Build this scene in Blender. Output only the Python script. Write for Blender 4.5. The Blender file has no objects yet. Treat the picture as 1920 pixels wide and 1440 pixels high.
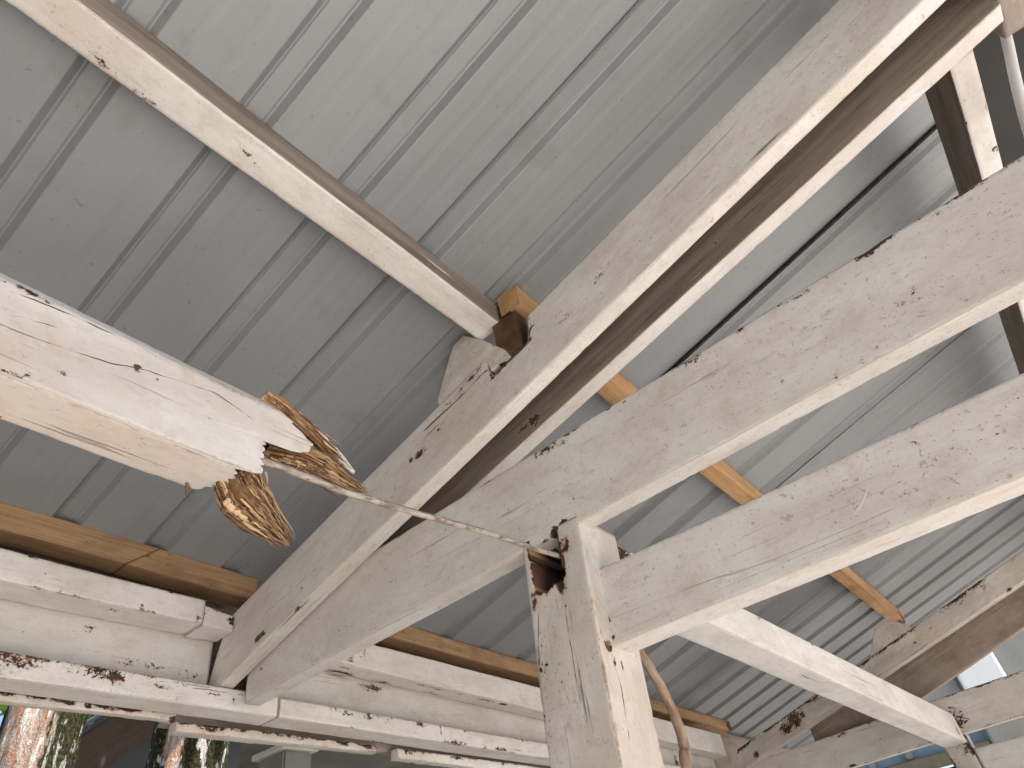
import bpy, math, random
import numpy as np
from mathutils import Vector, Matrix
random.seed(7); rng = np.random.default_rng(11)
S = bpy.context.scene
C = S.collection

# ------------------------------------------------------------------ camera, sky, sun, exposure
CAM = np.array([[-0.63132295, 0.76201876, -0.14407896],
                [ 0.4352029,  0.50188773,  0.74746715],
                [ 0.64189546, 0.40918958, -0.64848601]])
FPX = 1264.3
cd = bpy.data.cameras.new('camera'); cam = bpy.data.objects.new('camera', cd); C.objects.link(cam)
cd.sensor_width = 36; cd.lens = FPX / 1920 * 36; cd.clip_start = 0.02; cd.clip_end = 500
m3 = Matrix([list(r) for r in CAM.T]); cam.matrix_world = m3.to_4x4()
S.camera = cam

SUN_EL, SUN_AZ = math.radians(66), math.radians(-10)      # azimuth measured from +Y towards +X
w = bpy.data.worlds.new('World'); S.world = w; w.use_nodes = True
nt = w.node_tree; bg = nt.nodes['Background']; sky = nt.nodes.new('ShaderNodeTexSky')
sky.sky_type = 'NISHITA'; sky.sun_disc = False; sky.sun_elevation = SUN_EL; sky.sun_rotation = SUN_AZ
sky.dust_density = 2.0
nt.links.new(sky.outputs[0], bg.inputs[0]); bg.inputs[1].default_value = 0.08
sd = bpy.data.lights.new('sun', 'SUN'); sd.energy = 5.0; sd.angle = math.radians(0.5); sd.color = (1, .965, .925)
sun = bpy.data.objects.new('sun', sd); C.objects.link(sun)
sv = Vector((math.sin(SUN_AZ) * math.cos(SUN_EL), math.cos(SUN_AZ) * math.cos(SUN_EL), math.sin(SUN_EL)))
sun.rotation_euler = sv.to_track_quat('Z', 'Y').to_euler()
S.view_settings.view_transform = 'Standard'; S.view_settings.look = 'None'
S.view_settings.exposure = 1.66; S.view_settings.gamma = 1.0
S.cycles.max_bounces = 8; S.cycles.diffuse_bounces = 6

GZ = -1.5                                                # ground level below the lens

# ------------------------------------------------------------------ survey helpers
def ray(px, py):
    return CAM.T @ np.array([(px - 960) / FPX, -(py - 720) / FPX, -1.0])
def onx(px, py, X):
    r = ray(px, py); return r * (X / r[0])
def ony(px, py, Y):
    r = ray(px, py); return r * (Y / r[1])
def onz(px, py, Z):
    r = ray(px, py); return r * (Z / r[2])

# ------------------------------------------------------------------ numpy noise
def vnoise(p, seed=0):
    p = np.asarray(p, float); i = np.floor(p).astype(np.int64); f = p - i; f = f * f * (3 - 2 * f)
    def h(a, b, c):
        n = (a * 374761393 + b * 668265263 + c * 2147483647 + seed * 974634777) & 0xFFFFFFFF
        n = ((n ^ (n >> 13)) * 1274126177) & 0xFFFFFFFF
        return ((n ^ (n >> 16)) & 0xFFFFFF) / float(0xFFFFFF)
    x, y, z = i[:, 0], i[:, 1], i[:, 2]; u, v, t = f[:, 0], f[:, 1], f[:, 2]
    def L(a, b, k): return a + (b - a) * k
    return L(L(L(h(x, y, z), h(x+1, y, z), u), L(h(x, y+1, z), h(x+1, y+1, z), u), v),
             L(L(h(x, y, z+1), h(x+1, y, z+1), u), L(h(x, y+1, z+1), h(x+1, y+1, z+1), u), v), t)
def fbm(p, seed=0, octs=3):
    p = np.asarray(p, float); s = 0; a = 1; n = 0
    for k in range(octs):
        s = s + a * vnoise(p * (2 ** k), seed + k); n += a; a *= .5
    return s / n * 2 - 1

# ------------------------------------------------------------------ mesh + object helpers
def mesh_obj(name, V, F, mat, parent=None, smooth=True, attrs=None):
    me = bpy.data.meshes.new(name)
    V = np.asarray(V, np.float32)
    nv = len(V); lens = np.array([len(f) for f in F], np.int32); flat = np.concatenate([np.asarray(f, np.int32) for f in F]) if not isinstance(F, np.ndarray) else F.reshape(-1)
    me.vertices.add(nv); me.vertices.foreach_set('co', V.reshape(-1))
    me.loops.add(len(flat)); me.loops.foreach_set('vertex_index', flat.astype(np.int32))
    me.polygons.add(len(lens)); st = np.zeros(len(lens), np.int32); st[1:] = np.cumsum(lens)[:-1]
    me.polygons.foreach_set('loop_start', st); me.polygons.foreach_set('loop_total', lens)
    me.update(calc_edges=True); me.validate()
    me.polygons.foreach_set('use_smooth', np.full(len(me.polygons), smooth))
    for k, a in (attrs or {}).items():
        a = np.asarray(a, np.float32)
        if a.ndim == 1:
            at = me.attributes.new(k, 'FLOAT', 'POINT'); at.data.foreach_set('value', a)
        else:
            at = me.attributes.new(k, 'FLOAT_VECTOR', 'POINT'); at.data.foreach_set('vector', a.reshape(-1))
    me.materials.append(mat)
    o = bpy.data.objects.new(name, me); C.objects.link(o)
    if parent: o.parent = parent
    return o
def tag(o, label=None, cat=None, group=None, kind=None):
    if label: o['label'] = label
    if cat: o['category'] = cat
    if group: o['group'] = group
    if kind: o['kind'] = kind
    return o
def empty(name, loc, label, cat, group=None):
    o = bpy.data.objects.new(name, None); C.objects.link(o); o.location = loc; o.empty_display_size = .1
    return tag(o, label, cat, group)
def reparent(o, root):
    o.parent = root; o.matrix_parent_inverse = Matrix.Translation(root.location).inverted(); return o

# ------------------------------------------------------------------ materials
class NT:
    def __init__(s, name):
        s.m = bpy.data.materials.new(name); s.m.use_nodes = True; s.t = s.m.node_tree; s.t.nodes.clear()
        s.o = s.t.nodes.new('ShaderNodeOutputMaterial'); s.b = s.t.nodes.new('ShaderNodeBsdfPrincipled')
        s.t.links.new(s.b.outputs[0], s.o.inputs[0])
    def put(s, sock, v):
        if v is None: return
        if hasattr(v, 'is_output'): s.t.links.new(v, sock)
        else: sock.default_value = v
    def noise(s, vec, scale, detail=4, rough=.55, dist=0):
        n = s.t.nodes.new('ShaderNodeTexNoise'); s.put(n.inputs['Vector'], vec); n.inputs['Scale'].default_value = scale
        n.inputs['Detail'].default_value = detail; n.inputs['Roughness'].default_value = rough; n.inputs['Distortion'].default_value = dist
        return n.outputs['Fac']
    def attr(s, name, vec=False):
        n = s.t.nodes.new('ShaderNodeAttribute'); n.attribute_name = name; return n.outputs['Vector' if vec else 'Fac']
    def obj(s):
        return s.t.nodes.new('ShaderNodeTexCoord').outputs['Object']
    def mul(s, vec, k):
        n = s.t.nodes.new('ShaderNodeMapping'); s.put(n.inputs[0], vec); n.inputs['Scale'].default_value = k; return n.outputs[0]
    def math(s, op, a, b=None, c=None, clamp=False):
        n = s.t.nodes.new('ShaderNodeMath'); n.operation = op; n.use_clamp = clamp
        s.put(n.inputs[0], a); s.put(n.inputs[1], b); s.put(n.inputs[2], c); return n.outputs[0]
    def ramp(s, f, lo, hi, a=0., b=1.):
        n = s.t.nodes.new('ShaderNodeMapRange'); n.interpolation_type = 'SMOOTHSTEP'; s.put(n.inputs[0], f)
        n.inputs[1].default_value = lo; n.inputs[2].default_value = hi; n.inputs[3].default_value = a; n.inputs[4].default_value = b
        return n.outputs[0]
    def mix(s, f, a, b):
        n = s.t.nodes.new('ShaderNodeMix'); n.data_type = 'RGBA'; s.put(n.inputs[0], f)
        for k, v in ((6, a), (7, b)):
            s.put(n.inputs[k], v if hasattr(v, 'is_output') else (*v, 1))
        return n.outputs[2]
    def bump(s, h, strength=.3, dist=.003):
        n = s.t.nodes.new('ShaderNodeBump'); n.inputs['Strength'].default_value = strength; n.inputs['Distance'].default_value = dist
        s.put(n.inputs['Height'], h); s.t.links.new(n.outputs[0], s.b.inputs['Normal'])
    def done(s, col, rough=.8, spec=.3, metal=0):
        s.put(s.b.inputs['Base Color'], col if hasattr(col, 'is_output') else (*col, 1))
        s.put(s.b.inputs['Roughness'], rough); s.b.inputs['Specular IOR Level'].default_value = spec; s.put(s.b.inputs['Metallic'], metal)
        return s.m

def paint_mat(name, c1=(.64, .605, .565), c2=(.54, .495, .45), warm=(.50, .395, .31), dirt=.5, grain=1.0, wear=.5, speck=.5):
    """weathered off-white paint on timber; attributes: gr (u,v,w metres along grain), rot, edge, bare"""
    t = NT(name); g = t.attr('gr', True); rot = t.attr('rot'); edge = t.attr('edge'); bare = t.attr('bare')
    long = t.mul(g, (1.6, 26, 26)); fine = t.mul(g, (6, 110, 110)); med = t.mul(g, (5, 9, 9))
    nl = t.noise(long, 1, 5, .6); nf = t.noise(fine, 1, 3, .6); nm = t.noise(med, 1, 5, .6); nb = t.noise(g, 2.6, 5, .6)
    npx = t.noise(g, 30, 4, .6); nh = t.noise(g, 160, 3, .6); nd = t.noise(g, 70, 3, .65)
    col = t.mix(t.ramp(nm, .35, .68), c1, c2)
    col = t.mix(t.math('MULTIPLY', t.ramp(nb, .48, .66), .6 * dirt), col, warm)
    col = t.mix(t.math('MULTIPLY', t.ramp(nl, .52, .70), .32 * grain), col, (.42, .33, .25))
    col = t.mix(t.math('MULTIPLY', t.ramp(npx, .52, .68), .38 * dirt), col, (.40, .30, .22))
    # greyish cleaner film in broad patches
    col = t.mix(t.math('MULTIPLY', t.ramp(t.noise(g, 1.3, 3), .45, .7), .3), col, (.60, .585, .56))
    # small dark specks, clustered
    clus = t.ramp(t.noise(g, 5, 3), .36, .66)
    spk = t.math('MULTIPLY', t.ramp(nd, .635, .68), clus)
    col = t.mix(t.math('MULTIPLY', spk, .55 * speck), col, (.22, .15, .105))
    spk2 = t.math('MULTIPLY', t.ramp(nh, .635, .68), .6 * speck)
    col = t.mix(spk2, col, (.22, .155, .11))
    # thin lengthwise cracks
    cr = t.noise(t.mul(g, (.8, 34, 34)), 1, 1, .5, 0)
    crk = t.math('SUBTRACT', 1.0, t.ramp(t.math('ABSOLUTE', t.math('SUBTRACT', cr, .5)), .004, .014))
    crk = t.math('MULTIPLY', crk, t.ramp(t.noise(t.mul(g, (2.5, 7, 7)), 1, 2), .60, .66))
    col = t.mix(t.math('MULTIPLY', crk, .85 * wear), col, (.09, .06, .045))
    # individual splits drawn along the face (signed distance and width in metres)
    for nm_ in ('ka', 'kb', 'kc'):
        dd_ = t.math('ABSOLUTE', t.attr(nm_)); ww_ = t.math('MULTIPLY', t.attr(nm_ + 'w'), t.ramp(t.noise(t.mul(g, (22, 3, 3)), 1, 3), .35, .6, .25, 1.5))
        q_ = t.ramp(t.math('SUBTRACT', ww_, dd_), 0, .0006)
        col = t.mix(q_, col, (.045, .028, .02)); crk = t.math('MAXIMUM', crk, q_)
    # worn / dirty arrises
    ew = t.math('ADD', t.math('MULTIPLY', edge, .62), t.math('MULTIPLY', t.math('SUBTRACT', npx, .5), 1.3))
    ew = t.math('ADD', ew, t.math('MULTIPLY', t.math('SUBTRACT', nb, .5), 1.1))
    em = t.ramp(ew, .70 - .12 * wear, .86 - .10 * wear)
    col = t.mix(t.math('MULTIPLY', em, .55), col, (.24, .15, .095))
    n95 = t.noise(g, 95, 5, .75)
    eth = t.math('ADD', edge, t.math('MULTIPLY', t.math('SUBTRACT', n95, .5), .9)); eth = t.math('ADD', eth, t.math('MULTIPLY', t.math('SUBTRACT', t.noise(t.mul(g, (4, 12, 12)), 1, 3), .5), .9))
    col = t.mix(t.math('MULTIPLY', t.ramp(eth, .84, .98), .30 + .35 * wear), col, (.17, .11, .075))
    # greasy brown smears and fine scuffs
    sm = t.noise(t.mul(g, (7, 13, 13)), 1, 6, .72, .8)
    col = t.mix(t.math('MULTIPLY', t.ramp(sm, .53, .66), .34 * dirt), col, (.40, .31, .245))
    sc = t.noise(t.mul(g, (18, 120, 120)), 1, 3, .6, .2)
    col = t.mix(t.math('MULTIPLY', t.ramp(sc, .60, .68), .22), col, (.36, .29, .235))
    # unpainted faces: dusty brown timber
    bw = t.mix(t.ramp(nl, .3, .7), (.125, .097, .078), (.225, .182, .15))
    bw = t.mix(t.math('MULTIPLY', t.ramp(nf, .5, .75), .6), bw, (.075, .05, .035))
    bm = t.ramp(t.math('ADD', bare, t.math('MULTIPLY', t.math('SUBTRACT', t.noise(t.mul(g, (2.2, 34, 34)), 1, 5, .65), .5), 2.6)), .40, .62)
    col = t.mix(bm, col, bw)
    # rot: paint gone, brown to black wood
    rr = t.math('ADD', rot, t.math('MULTIPLY', t.math('SUBTRACT', t.noise(g, 95, 5, .75), .5), 1.9))
    rr = t.math('ADD', rr, t.math('MULTIPLY', t.math('SUBTRACT', t.noise(t.mul(g, (16, 40, 40)), 1, 5, .7), .5), 1.5))
    rm = t.ramp(rr, .50, .56); halo = t.ramp(rr, .28, .54)
    rc = t.mix(t.ramp(nf, .35, .65), (.10, .042, .02), (.022, .012, .008))
    rc = t.mix(t.ramp(t.noise(g, 45, 3), .56, .66), rc, (.30, .16, .065))
    rc = t.mix(t.ramp(rot, 1.1, 1.3), rc, (.020, .011, .008))
    col = t.mix(t.math('MULTIPLY', halo, .5), col, (.42, .32, .24))
    col = t.mix(rm, col, rc)
    h = t.math('ADD', t.math('MULTIPLY', nf, .5 * grain), t.math('MULTIPLY', nm, .6))
    h = t.math('ADD', h, t.math('MULTIPLY', nd, .5)); h = t.math('SUBTRACT', h, t.math('MULTIPLY', rm, 1.6))
    h = t.math('ADD', h, t.math('MULTIPLY', sm, .9)); h = t.math('SUBTRACT', h, t.math('MULTIPLY', crk, 1.5)); h = t.math('SUBTRACT', h, t.math('MULTIPLY', spk, .8))
    t.bump(h, .55, .0022)
    return t.done(col, t.ramp(nm, .2, .8, .55, .8), .35)

def raw_mat(name, a, b, c, streak=24):
    """bare sawn timber"""
    t = NT(name); g = t.attr('gr', True); rot = t.attr('rot'); edge = t.attr('edge')
    nl = t.noise(t.mul(g, (1.8, streak, streak)), 1, 6, .65, .4); nf = t.noise(t.mul(g, (9, 150, 150)), 1, 3, .6); nb = t.noise(g, 5, 5, .6)
    col = t.mix(t.ramp(nl, .3, .7), a, b); col = t.mix(t.math('MULTIPLY', t.ramp(nf, .45, .7), .5), col, c)
    col = t.mix(t.math('MULTIPLY', t.ramp(nb, .5, .7), .55), col, c)
    col = t.mix(t.math('MULTIPLY', t.ramp(t.noise(g, 60, 3), .66, .72), .7), col, (.05, .03, .02))
    rr = t.math('ADD', rot, t.math('MULTIPLY', t.math('SUBTRACT', t.noise(g, 60, 4), .5), 1.3))
    col = t.mix(t.ramp(rr, .45, .6), col, (.045, .025, .015))
    t.bump(t.math('ADD', nf, t.math('MULTIPLY', nl, .8)), .6, .002)
    return t.done(col, .75, .3)

def rotten_mat(name):
    """freshly torn and decayed wood fibre"""
    t = NT(name); g = t.attr('gr', True); tone = t.attr('tone')
    nf = t.noise(t.mul(g, (7, 95, 95)), 1, 5, .65, .3); nb = t.noise(t.mul(g, (14, 30, 30)), 1, 4, .6); nd = t.noise(t.mul(g, (3.5, 9, 9)), 1.6, 3)
    k = t.math('ADD', t.math('MULTIPLY', nf, .7), t.math('MULTIPLY', tone, .45))
    col = t.mix(t.ramp(k, .35, .85), (.20, .105, .048), (.58, .41, .235))
    col = t.mix(t.math('MULTIPLY', t.ramp(nb, .49, .60), .85), col, (.06, .024, .011))
    col = t.mix(t.math('MULTIPLY', t.ramp(nd, .56, .7), .6), col, (.31, .15, .06))
    t.bump(t.math('ADD', nf, nb), .9, .004)
    return t.done(col, .85, .15)

def roof_mat(name):
    t = NT(name); p = t.obj(); nb = t.noise(p, 1.6, 4, .55); nf = t.noise(p, 260, 2, .5); ns = t.noise(t.mul(p, (60, 1.5, 1.5)), 1, 4)
    col = t.mix(t.ramp(nb, .3, .7), (.198, .207, .212), (.226, .234, .237))
    col = t.mix(t.math('MULTIPLY', t.ramp(ns, .45, .75), .12), col, (.17, .178, .18))
    col = t.mix(t.math('MULTIPLY', t.ramp(t.noise(t.mul(p, (9, 1.1, 1.1)), 1, 5, .6, .3), .5, .72), .28), col, (.165, .16, .15))
    col = t.mix(t.math('MULTIPLY', t.ramp(t.noise(p, 7, 5, .65), .54, .7), .28), col, (.14, .137, .13))
    col = t.mix(t.math('MULTIPLY', t.ramp(t.noise(p, 55, 3), .68, .72), .35), col, (.08, .065, .055))
    t.bump(t.math('ADD', t.math('MULTIPLY', t.noise(p, 3, 2), 3.0), t.math('MULTIPLY', nf, .15)), .35, .004)
    return t.done(col, t.ramp(nb, .3, .7, .42, .54), .5, .15)

M = dict(
    paint=paint_mat('weathered_paint'),
    paint_bright=paint_mat('chalky_paint', (.70, .665, .625), (.60, .555, .51), dirt=.55, grain=.7, wear=.45),
    paint_dirty=paint_mat('dirty_paint', (.60, .56, .51), (.46, .41, .36), dirt=1.0, grain=1.2, wear=.7, speck=1.0),
    paint_grey=paint_mat('grey_paint', (.53, .51, .48), (.43, .40, .36), dirt=.7, grain=.8, wear=.7, speck=.9),
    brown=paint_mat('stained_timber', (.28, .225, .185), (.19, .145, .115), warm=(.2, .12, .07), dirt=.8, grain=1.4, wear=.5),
    orange=raw_mat('orange_sawn_timber', (.37, .205, .095), (.49, .30, .145), (.22, .12, .055)),
    darkorange=raw_mat('aged_sawn_timber', (.25, .15, .078), (.36, .225, .115), (.125, .075, .042)),
    rotten=rotten_mat('torn_rotten_wood'),
    roof=roof_mat('galvanised_roof_paint'),
)

# ------------------------------------------------------------------ timber builder
def beam(name, c0, c1, mat, seed=0, res=.008, chip=.004, warp=.0025, bevel=.0025, spots=(), bare=(), deform=None,
         parent=None, edge_len=None, cracks=(), ax=None, caps=(1, 1), rough=.0006):
    """loft of a polygon section c0 (n,3) to c1 (n,3). spots: (point, radius, strength[, stretch along beam])"""
    c0 = np.array(c0, float); c1 = np.array(c1, float); n = len(c0)
    L = np.linalg.norm(c1.mean(0) - c0.mean(0)); nl = max(2, int(L / res)); D = (c1.mean(0) - c0.mean(0)) / L
    sides = []; vco = 0
    lens = [max(np.linalg.norm(c0[(k + 1) % n] - c0[k]), np.linalg.norm(c1[(k + 1) % n] - c1[k])) for k in range(n)]
    P0 = []; P1 = []; side = []; vv = []; ed = []
    for k in range(n):
        m = max(2, int(math.ceil(lens[k] / res))); e = min(.3, bevel / lens[k])
        ts = np.linspace(e, 1 - e, m + 1)
        for t in ts:
            P0.append(c0[k] * (1 - t) + c0[(k + 1) % n] * t); P1.append(c1[k] * (1 - t) + c1[(k + 1) % n] * t)
            side.append(k); vv.append(vco + t * lens[k]); dd = min(t, 1 - t) * lens[k]; ed.append(dd)
        vco += lens[k]
    P0 = np.array(P0); P1 = np.array(P1); side = np.array(side); vv = np.array(vv); ed = np.array(ed); m = len(P0)
    T = np.linspace(0, 1, nl + 1)
    V = P0[None] * (1 - T[:, None, None]) + P1[None] * T[:, None, None]
    cen = V.mean(1, keepdims=True)
    U = T[:, None] * L + np.zeros((1, m))
    if edge_len is not None:                      # ragged end: every lengthwise strip has its own length
        q = edge_len(P1, side)                    # new end points per strip
        V = P0[None] * (1 - T[:, None, None]) + q[None] * T[:, None, None]
        U = T[:, None] * np.linalg.norm(q - P0, axis=1)[None]
        cen = V * 1.0
        cen[:] = (c0.mean(0) * (1 - T[:, None]) + c1.mean(0) * T[:, None])[:, None, :]
        cen = cen + D * ((V - cen) @ D)[..., None]
    Vf = V.reshape(-1, 3)
    inward = (cen + np.zeros_like(V) - V).reshape(-1, 3); ln = np.linalg.norm(inward, axis=1, keepdims=True); inward /= np.maximum(ln, 1e-6)
    edv = np.tile(ed, nl + 1)
    off = np.array([seed * 3.17, seed * 1.3, seed * 2.1])
    # slow warp (whole section), surface ripple, chips on the arrises
    cc = np.repeat(T * L, m); q = np.stack([cc * 2.2, cc * 0 + seed, cc * 0], 1)
    side1 = np.cross(D, [0, 0, 1]); side1 /= np.linalg.norm(side1) + 1e-9; side2 = np.cross(D, side1)
    Vf = Vf + side1 * (fbm(q * .6, seed) * warp)[:, None] + side2 * (fbm(q + 31, seed + 5) * warp)[:, None]
    Vf = Vf + inward * (fbm(Vf * 34 + off, seed + 9) * rough)[:, None]
    near = np.clip(1 - edv / .008, 0, 1)
    ch = np.clip(fbm(Vf * 38 + off, seed + 2, 4) * 3.0 - .85, 0, 1) + .18 * np.clip(fbm(Vf * 110 + off, seed + 3, 2), 0, 1)
    Vf = Vf + inward * (near * ch * chip * .55)[:, None]
    edge = np.clip(1 - edv / .017, 0, 1)
    rot = np.zeros(len(Vf))
    for s in spots:
        pt = np.array(s[0]); r = s[1]; st = s[2]; k = s[3] if len(s) > 3 else 1.0
        d = Vf - pt; al = d @ D; pe = d - al[:, None] * D
        dist = np.sqrt((al / k) ** 2 + (pe ** 2).sum(1)) / r
        rot = np.maximum(rot, st * np.clip(1.25 - dist, 0, 1))
    if spots:
        Vf = Vf + inward * (np.clip(rot - .45, 0, 1) * (.007 + .006 * fbm(Vf * 90, seed)))[:, None]
    br = np.zeros(len(Vf)); sv_ = np.tile(side, nl + 1)
    for b in (bare or ()): br[sv_ == b] = 1
    kk = {}
    for ci_, nm_ in enumerate(('ka', 'kb', 'kc')):
        val = np.ones(len(Vf)); wid = np.zeros(len(Vf))
        if ci_ < len(cracks):
            sd_i, pl, wd = cracks[ci_]; pl = np.array(pl); e_ = c0[(sd_i + 1) % n] - c0[sd_i]; e_ = e_ / np.linalg.norm(e_)
            tl = pl @ D; o_ = np.argsort(tl); tl = tl[o_]; vl = (pl @ e_)[o_]; tv = Vf @ D
            val = Vf @ e_ - np.interp(tv, tl, vl) + .0012 * fbm(np.stack([tv * 60, tv * 0, tv * 0 + ci_], 1), seed)
            wid = np.where(sv_ == sd_i, np.clip(np.minimum(tv - tl[0], tl[-1] - tv) / .02, 0, 1), 0) * wd
        kk[nm_] = val; kk[nm_ + 'w'] = wid
    if deform is not None: Vf, rot = deform(Vf, rot, sv_)
    gr = np.stack([U.reshape(-1) + seed * 1.7, np.tile(vv, nl + 1) + seed * .9, np.full(len(Vf), seed * .37)], 1)
    a = np.arange(nl)[:, None] * m; b = np.arange(m)[None]; b2 = (b + 1) % m
    F = np.stack([a + b, a + b2, a + m + b2, a + m + b], -1).reshape(-1, 4)
    Fl = [F[:, ::-1]]; extraV = []; ex = []
    base = len(Vf)
    tris = []
    for endi, flip in ((0, 0), (nl, 1)):
        if not caps[1 if endi else 0]: continue
        ring = Vf[endi * m:(endi + 1) * m]; c = ring.mean(0); prev = np.arange(m) + endi * m
        for s_ in (.96, .72, .4):
            nr = c + (ring - c) * s_ + D * (fbm(ring * 50 * s_, seed + 3) * .0012)[:, None]
            idx = base + np.arange(m); base += m
            extraV.append(nr)
            cf = c0 if endi == 0 else c1
            w_ = nr - c
            ex.append(np.stack([w_ @ side1 * .2 + seed, w_ @ side2 + .3, w_ @ side1 + seed], 1))
            j = np.arange(m); j2 = (j + 1) % m
            q4 = np.stack([prev[j], prev[j2], idx[j2], idx[j]], 1)
            Fl.append(q4[:, ::-1] if flip else q4); prev = idx
        extraV.append(c[None]); ex.append(np.array([[seed, .3, seed]])); ci = base; base += 1
        j = np.arange(m); j2 = (j + 1) % m
        t3 = np.stack([prev[j], prev[j2], np.full(m, ci)], 1); tris.append(t3[:, ::-1] if flip else t3)
    allV = np.concatenate([Vf] + extraV) if extraV else Vf
    ne = len(allV) - len(Vf)
    grA = np.concatenate([gr] + ex) if ex else gr
    def pad(x, v=0.0): return np.concatenate([x, np.full(ne, v)])
    rotA = pad(rot, .12)
    quads = np.concatenate(Fl); faces = list(quads) + [r for t_ in tris for r in t_]
    return mesh_obj(name, allV, faces, mat, parent, True, dict(gr=grA, rot=rotA, edge=pad(edge, .25), bare=pad(br), **({k_: pad(v_, 1. if len(k_) == 2 else 0.) for k_, v_ in kk.items()} if cracks else {})))

def wearx(n, xa, xb, y, z, r0=.006, r1=.016, s0=.4, s1=.75, seed=1, k0=1, k1=6):
    """scattered small decay spots along an arris that runs along x"""
    q = random.Random(seed); return [((q.uniform(xa, xb), y, z + q.gauss(0, .004)), q.uniform(r0, r1), q.uniform(s0, s1), q.uniform(k0, k1)) for _ in range(n)]
def weary(n, x, ya, yb, zf, r0=.005, r1=.012, s0=.35, s1=.7, seed=1, k0=1, k1=6):
    q = random.Random(seed); o = []
    for _ in range(n):
        y = q.uniform(ya, yb); o.append(((x, y, zf(y) + q.gauss(0, .003)), q.uniform(r0, r1), q.uniform(s0, s1), q.uniform(k0, k1)))
    return o
def xbeam(name, xa, xb, A, B, mat, **k):
    """timber running along x; A,B = (y_front, y_back, z_bottom, z_top) at xa and xb"""
    f = lambda x, q: [(x, q[0], q[2]), (x, q[0], q[3]), (x, q[1], q[3]), (x, q[1], q[2])]
    return beam(name, f(xa, A), f(xb, B), mat, **k)
def ybeam(name, ya, yb, xn, xf, za, zb, mat, slant=0, **k):
    """timber running along y; za/zb = (bottom, top) at ya / yb"""
    f = lambda y, z, s=0: [(xn, y, z[0]), (xn, y + s, z[1]), (xf, y + s, z[1]), (xf, y, z[0])]
    return beam(name, f(ya, za, slant), f(yb, zb), mat, **k)

def tube(name, pts, rad, mat, seg=14, sub=12, parent=None, lump=.06, seed=1):
    P = [np.array(p, float) for p in pts]; Q = []
    for i in range(len(P) - 1):
        p0 = P[max(i - 1, 0)]; p1 = P[i]; p2 = P[i + 1]; p3 = P[min(i + 2, len(P) - 1)]
        for k in range(sub):
            t = k / sub; Q.append(.5 * (2 * p1 + (p2 - p0) * t + (2 * p0 - 5 * p1 + 4 * p2 - p3) * t * t + (3 * p1 - p0 - 3 * p2 + p3) * t ** 3))
    Q.append(P[-1]); Q = np.array(Q); n = len(Q)
    T = np.gradient(Q, axis=0); T /= np.linalg.norm(T, axis=1, keepdims=True)
    up = np.array([.13, .2, .97]); A = np.cross(T, up); A /= np.linalg.norm(A, axis=1, keepdims=True); B = np.cross(T, A)
    th = np.linspace(0, 2 * math.pi, seg, endpoint=False)
    rr = np.interp(np.linspace(0, 1, n), np.linspace(0, 1, len(rad)), rad) if hasattr(rad, '__len__') else np.full(n, rad)
    V = Q[:, None] + rr[:, None, None] * (A[:, None] * np.cos(th)[None, :, None] + B[:, None] * np.sin(th)[None, :, None])
    V = V.reshape(-1, 3); d = V - np.repeat(Q, seg, 0)
    V = V + d * (fbm(V * 45, seed) * lump)[:, None]
    a = np.arange(n - 1)[:, None] * seg; b = np.arange(seg)[None]; b2 = (b + 1) % seg
    F = np.stack([a + b, a + b2, a + seg + b2, a + seg + b], -1).reshape(-1, 4)
    F = list(F) + [list(range(seg))[::-1], [(n - 1) * seg + i for i in range(seg)]]
    s = np.concatenate([[0], np.cumsum(np.linalg.norm(np.diff(Q, axis=0), axis=1))])
    gr = np.stack([np.repeat(s, seg), np.tile(th, n) * np.repeat(rr, seg), np.zeros(n * seg)], 1)
    z = np.zeros(len(V))
    return mesh_obj(name, V, F, mat, parent, True, dict(gr=gr, rot=z, edge=z, bare=z))

def boxes(name, lst, mat, parent=None, bevel=.01):
    """axis aligned blocks (x0,x1,y0,y1,z0,z1) in one mesh, chamfered"""
    import bmesh
    bm = bmesh.new()
    for x0, x1, y0, y1, z0, z1 in lst:
        r = bmesh.ops.create_cube(bm, size=1); vs = r['verts']
        for v in vs:
            v.co = Vector(((x0 + x1) / 2 + v.co.x * (x1 - x0), (y0 + y1) / 2 + v.co.y * (y1 - y0), (z0 + z1) / 2 + v.co.z * (z1 - z0)))
        es = list({e for v in vs for e in v.link_edges})
        bmesh.ops.bevel(bm, geom=es, offset=min(bevel, .3 * min(abs(x1 - x0), abs(y1 - y0), abs(z1 - z0))), segments=2, affect='EDGES')
    me = bpy.data.meshes.new(name); bm.to_mesh(me); bm.free(); me.materials.append(mat)
    o = bpy.data.objects.new(name, me); C.objects.link(o)
    if parent: o.parent = parent
    return o

# ------------------------------------------------------------------ ground
def ground_mat():
    t = NT('pale_concrete'); p = t.obj()
    col = t.mix(t.ramp(t.noise(p, .8, 6), .3, .7), (.60, .57, .535), (.53, .50, .465))
    col = t.mix(t.math('MULTIPLY', t.ramp(t.noise(p, 30, 4), .55, .75), .4), col, (.3, .26, .22))
    t.bump(t.noise(p, 40, 4), .3, .01)
    return t.done(col, .9, .2)
gn = 60
gx = np.concatenate([np.linspace(-60, -8, 12), np.linspace(-7, 5, 30), np.linspace(6, 60, 12)]); gy = gx + 1
GX, GY = np.meshgrid(gx, gy, indexing='ij'); gv = np.stack([GX, GY, GZ + .01 * fbm(np.stack([GX.ravel(), GY.ravel(), GX.ravel() * 0], 1), 3).reshape(GX.shape)], -1).reshape(-1, 3)
k = len(gx); a, b = np.meshgrid(np.arange(k - 1), np.arange(k - 1), indexing='ij')
gf = np.stack([a * k + b, (a + 1) * k + b, (a + 1) * k + b + 1, a * k + b + 1], -1).reshape(-1, 4)
tag(mesh_obj('ground', gv, list(gf), ground_mat(), smooth=True), kind='structure')

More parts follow.
